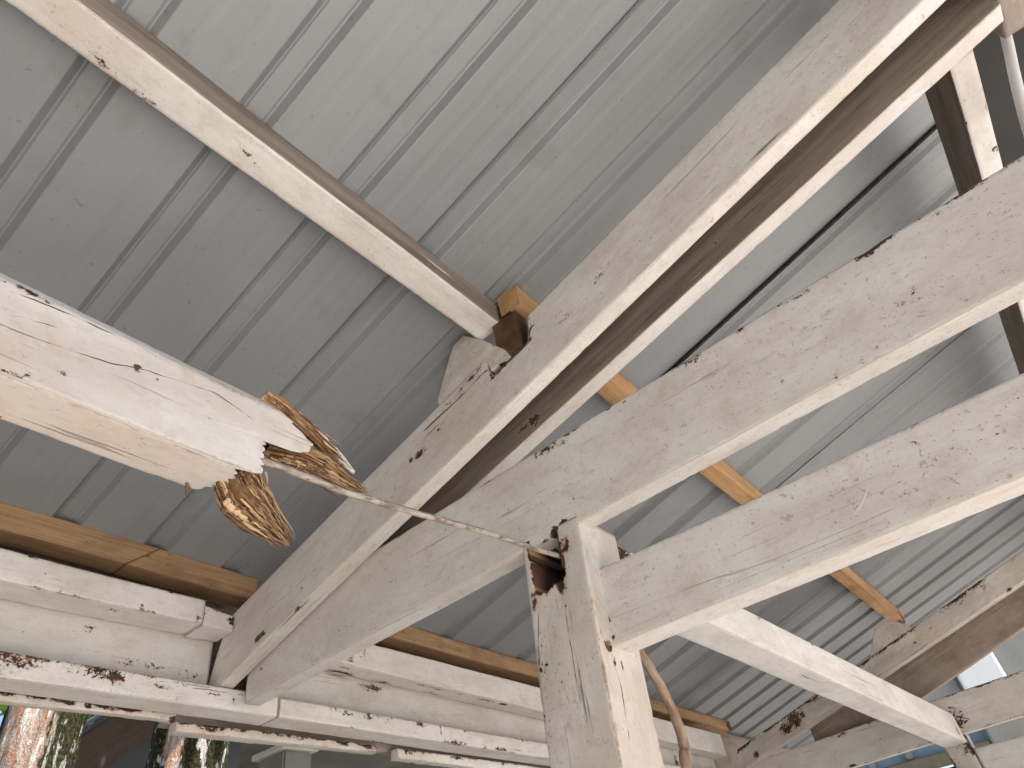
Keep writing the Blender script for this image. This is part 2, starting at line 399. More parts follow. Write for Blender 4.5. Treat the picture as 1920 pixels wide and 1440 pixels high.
# ------------------------------------------------------------------ ribbed roof sheets
RZ, RS = 1.552, .277                                 # roof underside: z = RZ + RS*y
def roof_z(y): return RZ + RS * y
PITCH, RIB0 = .24525, -.0665
def profile(x):
    """height of the sheet above its pan: stepped ribs with a pair of faint swages between"""
    d = np.abs((x - RIB0 + PITCH / 2) % PITCH - PITCH / 2)
    h = np.interp(d, [0, .0180, .0223, .0256, .0376, .0398, .2], [.0234, .0234, .0191, .0185, .0009, 0, 0])
    sw = np.abs(d - PITCH / 2)                        # distance from pan centre
    return h + np.interp(sw, [0, .0218, .0294, .0392, .0469, 1], [0, 0, .0006, .0006, 0, 0])
KN = np.array([0, .0180, .0223, .0256, .0376, .0398])
def xs_for(xa, xb):
    xs = {xa, xb}; k0 = math.ceil((xa - RIB0) / PITCH) + 1; k1 = math.floor((xb - RIB0) / PITCH) - 1
    for k_ in range(min(k0, k1), max(k0, k1) + 1):
        c = RIB0 + k_ * PITCH
        for d in list(KN[1:]) + [.0757, .0834, .0932, .1008, .114]:
            for s_ in (-1, 1):
                for dd in (-.0006, .0006):
                    x = c + s_ * d + dd
                    if xb < x < xa: xs.add(x)
        if xb < c < xa: xs.add(c)
    return np.array(sorted(xs, reverse=True))
def roof_sheet(xa, xb, drop_a, drop_b, label, seed, y0=-2.30, y1=.654, slope=RS, z0=RZ, mat=None):
    xs = xs_for(xa, xb); ys = np.linspace(y0, y1, 120)
    X, Y = np.meshgrid(xs, ys, indexing='ij')
    h = profile(X)
    h = h + .0016 * (X < xb + .085) * (xb > -6)
    # dent across one rib crown
    if seed == 1:
        dx = (X + .312) / .033; dy = (Y + .360) / .013
        h = h - .0075 * np.exp(-dx ** 2 * .8 - dy ** 2) * (h > .012) + .002 * np.exp(-dx ** 2 * .8 - (dy - 3) ** 2 * .5) * (h > .012)
    t = (xa - X) / (xa - xb)
    lift = -drop_a * np.exp(-(xa - X) * 22) + np.where(xa < 1, 0, 0) - .0006 * (xa < 1)
    pts = np.stack([X.ravel() * 1.5, Y.ravel() * 1.2, X.ravel() * 0], 1)
    oil = .0028 * fbm(pts, 40 + seed, 2).reshape(X.shape)
    Z = z0 + slope * Y + h + lift + oil
    V = np.stack([X, Y, Z], -1).reshape(-1, 3); nV = len(V)
    V2 = V + np.array([0, 0, .0011]); n0, n1 = len(xs), len(ys)
    a, b = np.meshgrid(np.arange(n0 - 1), np.arange(n1 - 1), indexing='ij')
    F = np.stack([a * n1 + b, (a + 1) * n1 + b, (a + 1) * n1 + b + 1, a * n1 + b + 1], -1).reshape(-1, 4)
    F2 = F[:, ::-1] + nV
    rim = []
    for j in range(n1 - 1):
        rim.append([j, j + 1, nV + j + 1, nV + j]); o_ = (n0 - 1) * n1; rim.append([o_ + j + 1, o_ + j, nV + o_ + j, nV + o_ + j + 1])
    o = mesh_obj('roof_sheet', np.concatenate([V, V2]), list(F) + list(F2) + rim, mat or M['roof'], smooth=False)
    return tag(o, label, 'roof sheet', 'ribbed metal roof sheets')
roof_sheet(3.25, -.861, 0, 0, 'grey ribbed roof sheet at the far left, with a dented rib, above the broken beam', 1)
roof_sheet(-.763, -1.853, .0040, 0, 'grey ribbed roof sheet resting over the pair of long rafters', 2)
roof_sheet(-1.749, -2.910, .0240, 0, 'bluish grey ribbed roof sheet whose dark open lap runs just right of the paired rafters', 3)
roof_sheet(-2.801, -4.131, .0075, 0, 'bluish ribbed roof sheet seen through the gap between the two wide horizontal beams', 4)
roof_sheet(-4.022, -6.6, .006, 0, 'darkest ribbed roof sheet above the far rafter at the lower right', 5)
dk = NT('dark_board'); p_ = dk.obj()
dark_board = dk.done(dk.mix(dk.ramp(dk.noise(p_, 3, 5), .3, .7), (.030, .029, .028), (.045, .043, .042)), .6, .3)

# ------------------------------------------------------------------ main truss
P = M['paint']; SM = paint_mat('smooth_paint', grain=.45, wear=.15, dirt=.6, speck=.8)
CX = -1.05
def cs(px, py, r, s, k=1): return (onx(px, py, CX), r, s, k)
def notch(V, rot, side):
    """step cut out of the rafter's top edge where the purlin used to sit"""
    y, z = V[:, 1], V[:, 2]; bot = .709 + .277 * (y + 1.78); frac = (z - bot) / .19
    m = (y > -.735) & (y < -.585) & (frac > .60)
    deep = np.interp(y, [-.735, -.72, -.60, -.585], [0, 1, 1, 0])
    z2 = z - np.where(m, deep * (frac - .60) * .17, 0)
    V = V.copy(); V[:, 2] = z2; rot = np.maximum(rot, np.where(m & (deep > .3), .75, 0))
    return V, rot
sp = [cs(982, 622, .022, .8, 2), cs(930, 655, .02, .8, 2), cs(985, 600, .02, .55), cs(785, 852, .016, .9, 1.8), cs(770, 862, .010, .9), cs(822, 805, .007, .8), cs(832, 790, .005, .9), cs(861, 785, .005, .9),
      cs(557, 1143, .011, .95, 1.5), cs(487, 1194, .014, .9, 2.2), cs(565, 1103, .007, .75), cs(693, 1040, .006, .9), cs(890, 700, .02, .5, 4), cs(1120, 515, .03, .34, 2.5), cs(1180, 385, .012, .4), cs(1135, 440, .01, .6, 2),
      cs(1550, 20, .012, .7), cs(1100, 640, .02, .33, 3), cs(436, 1140, .018, .75), cs(393, 1240, .012, .6), cs(425, 1275, .014, .5), cs(735, 930, .02, .3, 3), cs(852, 745, .02, .5, 4), cs(1060, 590, .03, .3, 3), cs(650, 985, .02, .28)]
tag(ybeam('rafter', -1.875, .60, CX, CX - .047, (.683, .893), (1.369, 1.575), SM, slant=.075, seed=1, res=.0062, spots=sp + weary(16, CX, -1.75, .45, lambda y: .912 + (y + 1.8) * .277, r0=.004, r1=.009, s0=.35, s1=.7, seed=16), deform=notch, chip=.006,
    cracks=[(0, [onx(790, 812, CX), onx(862, 745, CX), onx(900, 705, CX), onx(940, 668, CX)], .0016), (0, [onx(925, 690, CX), onx(960, 668, CX), onx(990, 648, CX), onx(1018, 655 - 20, CX)], .0006), (0, [onx(480, 1165, CX), onx(560, 1095, CX), onx(600, 1060, CX)], .0005)]),
    'near rafter of the close pair, off-white, notched at the purlin end', 'rafter')
DX = -1.152
sp = [(onx(1000, 790, DX), .022, .75, 1.2), (onx(985, 800, DX), .02, .55, 2), (onx(1340, 455, DX), .012, .45), (onx(1365, 200 + 220, DX), .008, .5)]
tag(ybeam('rafter', -1.84, .575, DX, DX - .046, (.693, .873), (1.304, 1.50), P, seed=2, res=.007, spots=sp, bare=(0,), chip=.005),
    'rear rafter of the close pair with a brown unpainted side and pale underside', 'rafter')
AX = -1.103
def asp(px, py, r, s, k=1): return (onx(px, py, AX), r, s, k)
sp = [asp(1075, 930, .010, .6), asp(1020, 845, .022, .55, 2.2), asp(1045, 835, .014, .6, 3), asp(1290, 672, .02, .6, 2), asp(1620, 470, .02, .75, 2), asp(1640, 462, .012, .7, 2), asp(1490, 555, .012, .6), asp(1760, 392, .02, .3, 3), asp(1700, 560, .035, .13, 3.2),
      asp(1800, 545, .04, .16, 3.6), asp(1880, 500, .035, .15, 3), asp(1650, 555, .022, .12), asp(1762, 380, .02, .35), asp(1427, 712, .008, .5), asp(1465, 712, .007, .5), asp(1590, 695, .02, .32, 3), asp(1915, 405, .03, .13, 2), asp(490, 1255, .01, .5), asp(640, 1180, .01, .4, 4), asp(1058, 985, .016, 1.2), asp(1040, 1000, .020, 1.3, .8), asp(1022, 1018, .012, 1.0), asp(1300, 700, .02, .2)]
tag(ybeam('tie_beam', -1.752, 1.15, AX, AX - .050, (.650, .872), (.700, .912), SM, seed=3, res=.0062, spots=sp + weary(26, AX, -.9, .45, lambda y: .885 + (y + .5) * .0145, r0=.004, r1=.010, s0=.4, s1=.8, seed=15), chip=.0065, slant=0),
    'wide off-white tie beam crossing over the post from the eave corner to the right edge', 'beam')
BX = -1.150
def bs(px, py, r, s, k=1): return (onx(px, py, BX), r, s, k)
sp = [bs(1120, 1080, .010, .8), bs(1128, 1120, .008, .8), bs(1138, 1165, .009, .9), bs(1146, 1200, .010, .95), bs(1370, 1070, .006, .6), bs(1172, 1130, .006, .5), bs(1780, 830, .035, .15, .8), bs(1840, 800, .03, .13, .6), bs(1890, 830, .04, .13, .5), bs(1700, 800, .03, .25), bs(1600, 1010, .008, .4), bs(1716, 832, .008, .5), bs(1900, 760, .03, .3), bs(1782, 935, .006, .5, 1.4), bs(1554, 945, .005, .5), bs(1700, 920, .02, .3, 2)]
tag(ybeam('cross_beam', -.624, 1.15, BX, BX - .069, (.4245, .5785), (.4265, .560), SM, seed=4, res=.0062, spots=sp, chip=.004),
    'lower wide beam butting against the post and running out of the right edge', 'beam')

bmo = bpy.data.objects['cross_beam']
run = tube('paint_run', [onx(*p, BX) + np.array([-.0022, 0, 0]) for p in ((1588, 985), (1603, 965), (1618, 938), (1628, 912), (1640, 890))], [.0008, .0030, .0034, .0028, .0006], SM, lump=.05, parent=bmo)

# post with a rotted-out housing
PX = -1.103
def hole(V, rot, side):
    x, y, z = V.T; zb = .565 + .018 * fbm(np.stack([y * 40, z * 0, x * 0], 1), 9)
    e = .006 * fbm(np.stack([z * 60, y * 0, x * 0], 1), 4)
    top = .668 + .012 * fbm(np.stack([y * 55, z * 0, x * 0], 1), 19)
    m = (z > zb - 0 * z) & (y > -.736 + e) & (y < -.668 + e)
    V = V.copy(); V[:, 0] = np.where(m & (x > -1.2), -1.20 + .035 * fbm(V * 85, 6), x)
    d_ = np.sqrt(np.clip(np.maximum(np.abs(y + .702) - .034, 0), 0, 1) ** 2 + np.clip(zb - z, 0, 1) ** 2)
    rot = np.where(m, 1.4, np.where(x > -1.13, np.maximum(rot, 1.15 - d_ / .013), rot)); return V, rot
sp = [(onx(1003, 1075, PX), .010, .7, 1.5), (onx(1030, 1092, PX), .026, .95, .7), (onx(1052, 1095, PX), .016, .95, 1.6), (onx(1060, 1020, PX), .012, .8, 2.5), (onx(1005, 1130, PX), .012, .5, 4), (onx(1053, 1110, PX), .008, .8, 3), (onx(1062, 1140, PX), .005, .8, 2),
      (onx(1012, 1210, PX), .02, .34, 4), (onx(1020, 1320, PX), .02, .34, 5), (onx(1030, 1250, PX), .012, .4, 3), (onx(1060, 1300, PX), .02, .25, 4), (ony(1150, 1240, -.625), .008, .8, 1.5), (ony(1165, 1248, -.625), .006, .7, 2), (ony(1170, 1270, -.63), .004, .8, 4), (ony(1140, 1210, -.622), .014, .95, 1.3), (ony(1122, 1120, -.618), .005, .8, 5), (ony(1185, 1225, -.63), .01, .6)]
pc = lambda z, yl, yc: [(PX, yl, z), (PX, yc, z), (PX - .150, yc, z), (PX - .150, yl, z)]
tag(beam('post', pc(GZ, -.852, -.722), pc(.684, -.757, -.607), M['paint_dirty'], seed=45, res=.0065, spots=sp, deform=hole, chip=.005, warp=.003,
    cracks=[(0, [onx(1004, 1060, PX), onx(1012, 1130, PX), onx(1010, 1200, PX), onx(1016, 1290, PX)], .0009), (1, [ony(1150, 1232, -.62), ony(1166, 1290, -.625), ony(1173, 1350, -.63), ony(1178, 1400, -.635)], .0011), (0, [onx(1060, 1140, PX), onx(1075, 1230, PX), onx(1092, 1330, PX)], .0007)]),
    'square timber post under the tie beam with a dark rotted hole at its head', 'post')

# transverse member behind the post
sp = [((-1.262, -.66, .62), .09, 1.3), (ony(1215, 1050, -.61), .02, .5, 2), (ony(1120, 1030, -.61), .006, .8, 1), (ony(1160, 1060, -.61), .006, .8), (ony(1520, 1205, -.59), .012, .8, 1.6), (ony(1420, 1160, -.6), .010, .6, 2), (ony(1405, 1215, -.6), .008, .9), (ony(1430, 1228, -.6), .007, .9), (ony(1780, 1385, -.55), .03, .8), (ony(1795, 1370, -.55), .03, .7, .7), (ony(1300, 1195, -.6), .008, .6)]
tag(xbeam('transverse_beam', -1.262, -4.40, (-.612, -.702, .574, .669), (-.547, -.655, .522, .656), M['paint_bright'], seed=6, res=.008, spots=sp, chip=.006),
    'off-white beam running away from the post towards the far truss at lower right', 'beam')

# broken beam: painted shell, torn fibres
HY, HB = -.622, -.692
root = empty('broken_beam', (0.55, -.655, .50), 'snapped off-white beam at the left with splintered rotten orange end', 'beam')
hc = lambda x, dz=0: [(x, HY, .4895), (x, HY, .600), (x, HY - .016, .622), (x, HB, .622), (x, HB, .4895)]
def rag(Pp, side):
    q = Pp.copy()
    z = Pp[:, 2]; fr = np.interp(z, [.488, .493, .500, .515, .53, .5455, .547, .560, .572, .580, .600, .622],
                                 [-.347, -.378, -.385, -.381, -.378, -.384, -.432, -.448, -.456, -.440, -.405, -.385])
    yb = (HY - Pp[:, 1]) / (HY - HB)
    bt = np.interp(yb, [0, .2, .45, .8, 1], [-.345, -.352, -.358, -.346, -.340])
    tp = np.interp(yb, [0, .3, .6, 1], [-.385, -.372, -.40, -.47])
    bk = np.interp(z, [.488, .52, .55, .622], [-.342, -.36, -.42, -.47])
    x = np.select([side == 0, side == 1, side == 2, side == 3], [fr, fr, tp, bk], bt)
    q[:, 0] = x + .009 * fbm(Pp * 190, 5, 3) + .005 * fbm(Pp * 700, 15, 2); return q
sp = [(ony(258, 690, HY), .010, .62), (ony(296, 713, HY), .005, .6), (ony(215, 792, HY), .006, .5, 2), (ony(115, 745, HY), .004, .5), (ony(60, 542, HY), .012, .6, 3), (ony(15, 700, HY), .012, .42, 2), (ony(75, 548, HY), .006, .85, 2),
      (ony(130, 572, HY), .004, .8, 2), (ony(175, 590, HY), .004, .8, 3), (ony(340, 668, HY), .004, .7, 4), (ony(505, 822, HY), .004, .5), (ony(440, 872, HY), .004, .6), (ony(375, 905, HB), .012, .5), (ony(120, 700, HY), .006, .45, 2)]
hshell = beam('painted_shell', hc(.62, .014), hc(-.36, .0), paint_mat('blotched_paint', (.52, .495, .46), (.44, .395, .355), dirt=1.0, grain=.35, wear=.5, speck=.3), seed=7, res=.0036, spots=sp, edge_len=rag, cracks=[(0, [ony(-300, 505, HY), ony(0, 610, HY), ony(120, 652, HY), ony(210, 682, HY), ony(260, 690, HY), ony(330, 712, HY), ony(400, 735, HY), ony(495, 800, HY)], .0007), (0, [ony(0, 538, HY), ony(60, 560, HY), ony(150, 598, HY), ony(225, 632, HY)], .0008), (0, [ony(50, 598, HY), ony(85, 608, HY), ony(120, 620, HY)], .001)], chip=.006, caps=(1, 0), warp=.002, rough=.001)
reparent(hshell, root)
# raised split line along the front face
def strip(name, pts, wid, up, mat, parent, seed=0, jag=.3, thick=.002, tone=.5, n=60):
    """thin ragged solid ribbon through pts (world), width wid, normal up"""
    Pt = np.array(pts); t = np.linspace(0, 1, len(Pt)); T = np.linspace(0, 1, n)
    Q = np.stack([np.interp(T, t, Pt[:, i]) for i in range(3)], 1); tang = np.gradient(Q, axis=0); tang /= np.linalg.norm(tang, axis=1, keepdims=True)
    upv = np.array(up, float); sd_ = np.cross(tang, upv); sd_ /= np.linalg.norm(sd_, axis=1, keepdims=True)
    wv = (wid if hasattr(wid, '__len__') else [wid, wid]); wv = np.interp(T, np.linspace(0, 1, len(wv)), wv)
    j1 = 1 + jag * fbm(np.stack([T * 25, T * 0 + seed, T * 0], 1), seed, 3); j2 = 1 + jag * fbm(np.stack([T * 25, T * 0 + seed + 9, T * 0], 1), seed + 4, 3)
    Lf = Q + sd_ * (wv * .5 * j1)[:, None]; Rt = Q - sd_ * (wv * .5 * j2)[:, None]
    V = np.concatenate([Lf + upv * thick, Rt + upv * thick, Lf - upv * thick, Rt - upv * thick]); a = np.arange(n - 1); F = []
    for i in a:
        F += [[i, i + 1, n + i + 1, n + i], [2 * n + i + 1, 2 * n + i, 3 * n + i, 3 * n + i + 1], [i + 1, i, 2 * n + i, 2 * n + i + 1], [n + i, n + i + 1, 3 * n + i + 1, 3 * n + i]]
    F += [[0, n, 3 * n, 2 * n], [n - 1, 3 * n - 1, 4 * n - 1, 2 * n - 1]]
    s_ = np.tile(T * np.linalg.norm(Pt[-1] - Pt[0]), 4); gr = np.stack([s_ + seed, np.repeat([0, .02, .03, .05], n), np.zeros(4 * n)], 1); z = np.zeros(4 * n)
    return mesh_obj(name, V, F, mat, parent, False, dict(gr=gr, rot=z, edge=z, bare=z, tone=z + tone))

def splinters(name, spine, ra, rb, A, B, parent, n=90, seed=0, chunks=34, tiplen=(.25, 1.0), strand=.0022):
    """bundle of torn fibres round a spine: a fibrous lump plus many tapered strands; ra/rb half widths along A/B per spine point"""
    r_ = np.random.default_rng(seed); Sp = np.array(spine); t = np.linspace(0, 1, len(Sp)); A = np.array(A, float); B = np.array(B, float)
    at = lambda q: np.array([np.interp(q, t, Sp[:, i]) for i in range(3)])
    ra_ = lambda q: np.interp(q, np.linspace(0, 1, len(ra)), ra); rb_ = lambda q: np.interp(q, np.linspace(0, 1, len(rb)), rb)
    V = []; F = []; G = []; Tn = []
    # chunky slivers of torn wood lying side by side, each with its own length, twist and ragged edge
    nch = chunks; NS = 34; NC = 10; thc = np.linspace(0, 2 * math.pi, NC, endpoint=False)
    for k_ in range(nch):
        a0 = r_.uniform(0, 2 * math.pi); rad = r_.uniform(0, .85) ** .6
        q0 = 0.0 if k_ < nch * .6 else r_.uniform(0, .35); q1 = min(1.0, r_.uniform(.45, 1.02) * (1.12 - .35 * rad)); q1 = max(q1, q0 + .25)
        wA = max(ra) * r_.uniform(.14, .38); wB = max(rb) * r_.uniform(.08, .20); rot_ = r_.uniform(-.7, .7); tone = r_.choice([.05, .25, .5, .7, .95]); off = sum(len(v) for v in V); vs = []
        ss = np.linspace(0, 1, NS); sd_ = seed * 31 + k_
        nx = fbm(np.stack([ss * 5 + k_, ss * 0, ss * 0 + seed], 1), sd_) ; ny = fbm(np.stack([ss * 5 + k_, ss * 0 + 5, ss * 0], 1), sd_ + 1); nw = fbm(np.stack([ss * 13 + k_, ss * 0 + 9, ss * 0], 1), sd_ + 2, 4)
        for i, s_ in enumerate(ss):
            q = q0 + (q1 - q0) * s_
            c = at(max(q, 0)) + (at(.05) - at(0)) * min(q, 0) * 20
            c = c + A * (ra_(q) * math.cos(a0) * rad + .0016 * nx[i]) + B * (rb_(q) * math.sin(a0) * rad + .0016 * ny[i])
            env = (1 - s_ ** 2.2) * .93 + .07; env *= min(1, .35 + 1.4 * (ra_(q) / max(ra)))
            for j in range(NC):
                jag = 1 + .55 * nw[i] + .35 * math.sin(j * 2.4 + k_) * .5
                ca, sa = math.cos(thc[j]), math.sin(thc[j]); da = ca * wA * env * jag; db = sa * wB * env * (1 + .4 * nw[(i * 3) % NS])
                vs.append(c + A * (da * math.cos(rot_) - db * math.sin(rot_)) + B * (da * math.sin(rot_) + db * math.cos(rot_)))
        vs = np.array(vs); uu = np.repeat(ss, NC) * .12
        ang = np.tile(np.arange(NC) * .006, NS)
        rid = fbm(np.stack([uu * 22, ang * 420 + k_, ang * 0], 1), sd_ + 3, 3)
        cenv = vs.reshape(NS, NC, 3).mean(1).repeat(NC, 0); vs = cenv + (vs - cenv) * (1 + .32 * rid)[:, None]
        V.append(vs)
        for i in range(NS - 1):
            for j in range(NC):
                F.append([off + i * NC + j, off + i * NC + (j + 1) % NC, off + (i + 1) * NC + (j + 1) % NC, off + (i + 1) * NC + j])
        F.append([off + j for j in range(NC)][::-1]); F.append([off + (NS - 1) * NC + j for j in range(NC)])
        G.append(np.stack([uu + k_ * .31, ang + k_ * .05, np.zeros(len(vs))], 1)); Tn.append(np.full(len(vs), tone) + .2 * rid)
    for k_ in range(n):
        a0 = r_.uniform(0, 2 * math.pi); rad = r_.uniform(.55, 1.05); q0 = r_.uniform(-.02, .55); q1 = min(1.0, q0 + r_.uniform(*tiplen) * .7)
        w0 = strand * r_.uniform(.5, 1.9); steps = 7; bend = (A * r_.normal() + B * r_.normal()) * .004; tone = r_.uniform(0, 1); off = len(V) and sum(len(v) for v in V)
        vs = []; flat = r_.uniform(.35, 1); tw = r_.uniform(0, 3)
        for i in range(steps + 1):
            s_ = i / steps; q = q0 + (q1 - q0) * s_
            c = at(q) + A * ra_(q) * math.cos(a0) * rad + B * rb_(q) * math.sin(a0) * rad + bend * s_ * s_ + r_.normal(size=3) * .0006
            wd = w0 * (1 - s_ * .93) * (.6 + .4 * min(1, s_ * 6))
            for j in range(4):
                an = j * math.pi / 2 + tw; vs.append(c + A * math.cos(an) * wd + B * math.sin(an) * wd * flat)
        V.append(np.array(vs))
        for i in range(steps):
            for j in range(4):
                F.append([off + i * 4 + j, off + i * 4 + (j + 1) % 4, off + (i + 1) * 4 + (j + 1) % 4, off + (i + 1) * 4 + j])
        F.append([off + 3, off + 2, off + 1, off]); F.append([off + steps * 4 + j for j in range(4)])
        G.append(np.stack([np.repeat(np.linspace(0, .1, steps + 1), 4) + k_ * .13, np.tile([0, .003, .006, .009], steps + 1) + k_ * .01, np.zeros(len(vs))], 1)); Tn.append(np.full(len(vs), tone))
    V = np.concatenate(V); z = np.zeros(len(V))
    return reparent(mesh_obj(name, V, F, M['rotten'], None, False, dict(gr=np.concatenate(G), tone=np.concatenate(Tn), rot=z, edge=z, bare=z)), root)
YA, ZA = (0, 1, 0), (0, 0, 1)
def hp(px, py, y): return ony(px, py, y)
splinters('splintered_wood', [hp(428, 880, -.663), hp(452, 925, -.664), hp(484, 962, -.668), hp(515, 994, -.67), hp(544, 1022, -.67)],
          [.022, .027, .024, .015, .004], [.030, .036, .027, .016, .003], (.15, .98, 0), (-.49, 0, .87), root, n=230, seed=3, chunks=50, strand=.0018)
splinters('splintered_wood', [hp(496, 842, -.658), hp(545, 856, -.656), hp(600, 880, -.655), hp(645, 908, -.655), hp(690, 927, -.656)],
          [.014, .024, .022, .016, .004], [.014, .020, .021, .017, .003], (.12, .98, 0), (-.25, 0, .97), root, n=200, seed=8, chunks=44, strand=.0018)
splinters('splintered_wood', [hp(495, 740, -.628), hp(530, 765, -.638), hp(580, 808, -.650), hp(620, 846, -.664), hp(660, 886, -.678)],
          [.008, .009, .010, .012, .004], [.005, .008, .009, .012, .004], (.1, .99, 0), (-.37, 0, .93), root, n=70, seed=13, chunks=20)
reparent(strip('paint_flake', [hp(560, 778, -.66), hp(600, 818, -.67), hp(640, 860, -.68), hp(664, 886, -.69)], [.004, .014, .016, .006], (.0, 1, 0), M['paint_bright'], None, 4, .25, .0012), root)
reparent(strip('hanging_fibre', [hp(350, 905, -.665), hp(352, 915, -.665), hp(349, 928, -.664)], [.003, .006, .001], (0, 1, 0), M['rotten'], None, 7, .5, .001, 0), root)
for (ax_, ay_, bx_, by_) in ((487, 888, 492, 935), (497, 885, 500, 912), (560, 868, 556, 880), (545, 866, 530, 858)):
    reparent(strip('hanging_fibre', [hp(ax_, ay_, -.64), hp((ax_ + bx_) / 2 + 2, (ay_ + by_) / 2, -.641), hp(bx_, by_, -.642)], [.003, .002, .0006], (0, 1, 0), M['rotten'], None, ax_, .4, .0008, .8), root)

# reinforcing bar from the broken end to the post
def rod_mat():
    t = NT('rusty_painted_rod'); g = t.attr('gr', True); n = t.noise(t.mul(g, (26, 60, 60)), 1, 5, .6); l = t.noise(t.mul(g, (30, 120, 120)), 1, 3)
    col = t.mix(t.ramp(n, .42, .62), (.36, .32, .275), (.16, .125, .10)); col = t.mix(t.ramp(l, .6, .7), col, (.05, .03, .025))
    t.bump(n, .4, .0012); return t.done(col, .7, .3)
RM = rod_mat()
tag(tube('steel_rod', [(-.300, -.652, .512), (-.407, -.654, .539), (-.55, -.655, .547), (-.72, -.662, .572), (-.88, -.668, .597), (-1.02, -.672, .612), (-1.17, -.676, .632)], .0052, RM, lump=.05, seed=3, seg=16, sub=22),
    'thin rusty rod stretching from the splintered beam end into the hole in the post', 'rod')
hose = NT('aged_hose'); hg = hose.attr('gr', True); hn = hose.noise(hose.mul(hg, (14, 60, 60)), 1, 5, .6)
hose.bump(hn, .7, .003)
hose_m = hose.done(hose.mix(hose.ramp(hn, .35, .65), (.40, .30, .22), (.20, .13, .085)), .75, .2)
tag(tube('bent_vine', [(-1.33, -.68, .56), (-1.40, -.700, .503), (-1.462, -.700, .425), (-1.497, -.700, .356), (-1.505, -.703, .300), (-1.488, -.704, .25), (-1.47, -.705, -.05)], [.0095, .0105, .011, .0115, .0115, .0115], hose_m, lump=.16, seed=8),
    'curved brown stem hanging down just right of the post', 'stem')

# ------------------------------------------------------------------ purlins
sp = [(onz(190, 120, 1.29), .02, .35, 2), (onz(470, 300, 1.29), .02, .36, 2), (onz(700, 480, 1.29), .015, .3), (onz(845, 600, 1.29), .01, .3), (onz(240, 175, 1.29), .03, .35, 3)]
tag(xbeam('purlin', .65, -1.074, (-.678, -.762, 1.2906, 1.3625), (-.678, -.760, 1.2906, 1.3650), M['paint_bright'], seed=11, res=.007, spots=sp, bare=(0,), chip=.006),
    'off-white purlin with brown side from the top left, ending at the near rafter', 'purlin')
tag(xbeam('bare_purlin', -1.055, -4.97, (-.602, -.668, 1.297, 1.3756), (-.602, -.668, 1.273, 1.357), M['orange'], seed=12, res=.009, chip=.001, rough=.0003, bevel=.001, spots=[((-1.06, -.65, 1.305), .045, .72, 1), ((-4.9, -.64, 1.29), .10, .75, 1)]),
    'long bare orange purlin passing above the rafters towards the far truss', 'purlin')
# cleats on the rafter backs
def cleat(pts, xn, xf, mat, label, seed, spots=()):
    q = [np.array(p) for p in pts]
    A = [(xn, p[1], p[2]) for p in q]; B = [(xf, p[1], p[2]) for p in q]
    return tag(beam('purlin_cleat', A, B, mat, seed=seed, res=.006, chip=.004, spots=spots), label, 'wood block')
cl = [onx(*p, CX) for p in ((818, 753), (832, 700), (848, 648), (868, 628), (905, 638), (945, 655), (960, 672))]
cl += [np.array([CX, -.70, 1.150]), np.array([CX, -.90, 1.10])]
cleat(cl, CX - .002, CX - .045, M['paint_dirty'], 'cracked wooden cleat on the near rafter under the end of the painted purlin', 14,
      [(onx(848 + 8 * k_, 706 - 9 * k_ + 3 * (k_ % 2), CX), .0065, .85) for k_ in range(4)] + [(onx(834 + 3 * k_, 722 - 5 * k_, CX), .006, .8) for k_ in range(3)]
      + [(onx(826 + 10 * k_, 750 - 10.5 * k_, CX), .0075, 1.0) for k_ in range(11)])
tag(xbeam('wood_block', CX - .004, CX - .046, (-.618, -.700, 1.14, 1.288), (-.618, -.700, 1.14, 1.288), raw_mat('dark_block_wood', (.075, .038, .018), (.15, .075, .03), (.025, .013, .008)), seed=66, res=.006, chip=.006, rough=.002,  # block coloured near-black brown, fills the hollow at the notch
    spots=[((CX, -.66, 1.18), .09, 1.4), ((CX, -.64, 1.25), .05, 1.2), ((CX, -.68, 1.25), .05, 1.2)]),
    'dark brown block in the notch between the painted purlin end and the near rafter', 'wood block')

# eave purlins (bare)
f4 = lambda x, q: [(x, q[0], q[2]), (x, q[0], q[3]), (x, q[1], q[3]), (x, q[1], q[2])]
xs_ = -.763
A = [(xs_ + .033, -1.803, .981), (xs_ - .049, -1.803, 1.052), (xs_ - .049, -1.880, 1.030), (xs_ + .033, -1.880, .981)]
tag(beam('bare_purlin', [(.33, -1.796, .981), (.33, -1.796, 1.054), (.33, -1.872, 1.032), (.33, -1.872, .981)], A, M['darkorange'], seed=15, res=.009, chip=.003, bevel=.002),
    'bare brown eave purlin at the left edge, left of the slanting joint', 'purlin')
B = [(p[0] - .0035, p[1] - .004, p[2]) for p in A]
tag(beam('bare_purlin', B, [(-1.14, -1.812, .977), (-1.14, -1.812, 1.049), (-1.14, -1.889, 1.028), (-1.14, -1.889, .977)], M['darkorange'], seed=16, res=.008, chip=.003, spots=[((-.785, -1.825, .99), .014, .7), ((-.883, -1.822, 1.01), .009, .8), ((-1.14, -1.83, 1.0), .03, .6)]),
    'short bare brown eave purlin between the slanting joint and the near rafter', 'purlin')
tag(xbeam('bare_purlin', -1.311, -4.80, (-1.814, -1.897, .979, 1.042), (-1.873, -1.957, .968, 1.029), M['darkorange'], seed=17, res=.010, chip=.003, spots=[((-2.8, -1.85, .98), .05, .4, 2), ((-4.77, -1.88, 1.0), .07, .7)]),
    'long bare eave purlin behind the post, reaching the far truss', 'purlin')

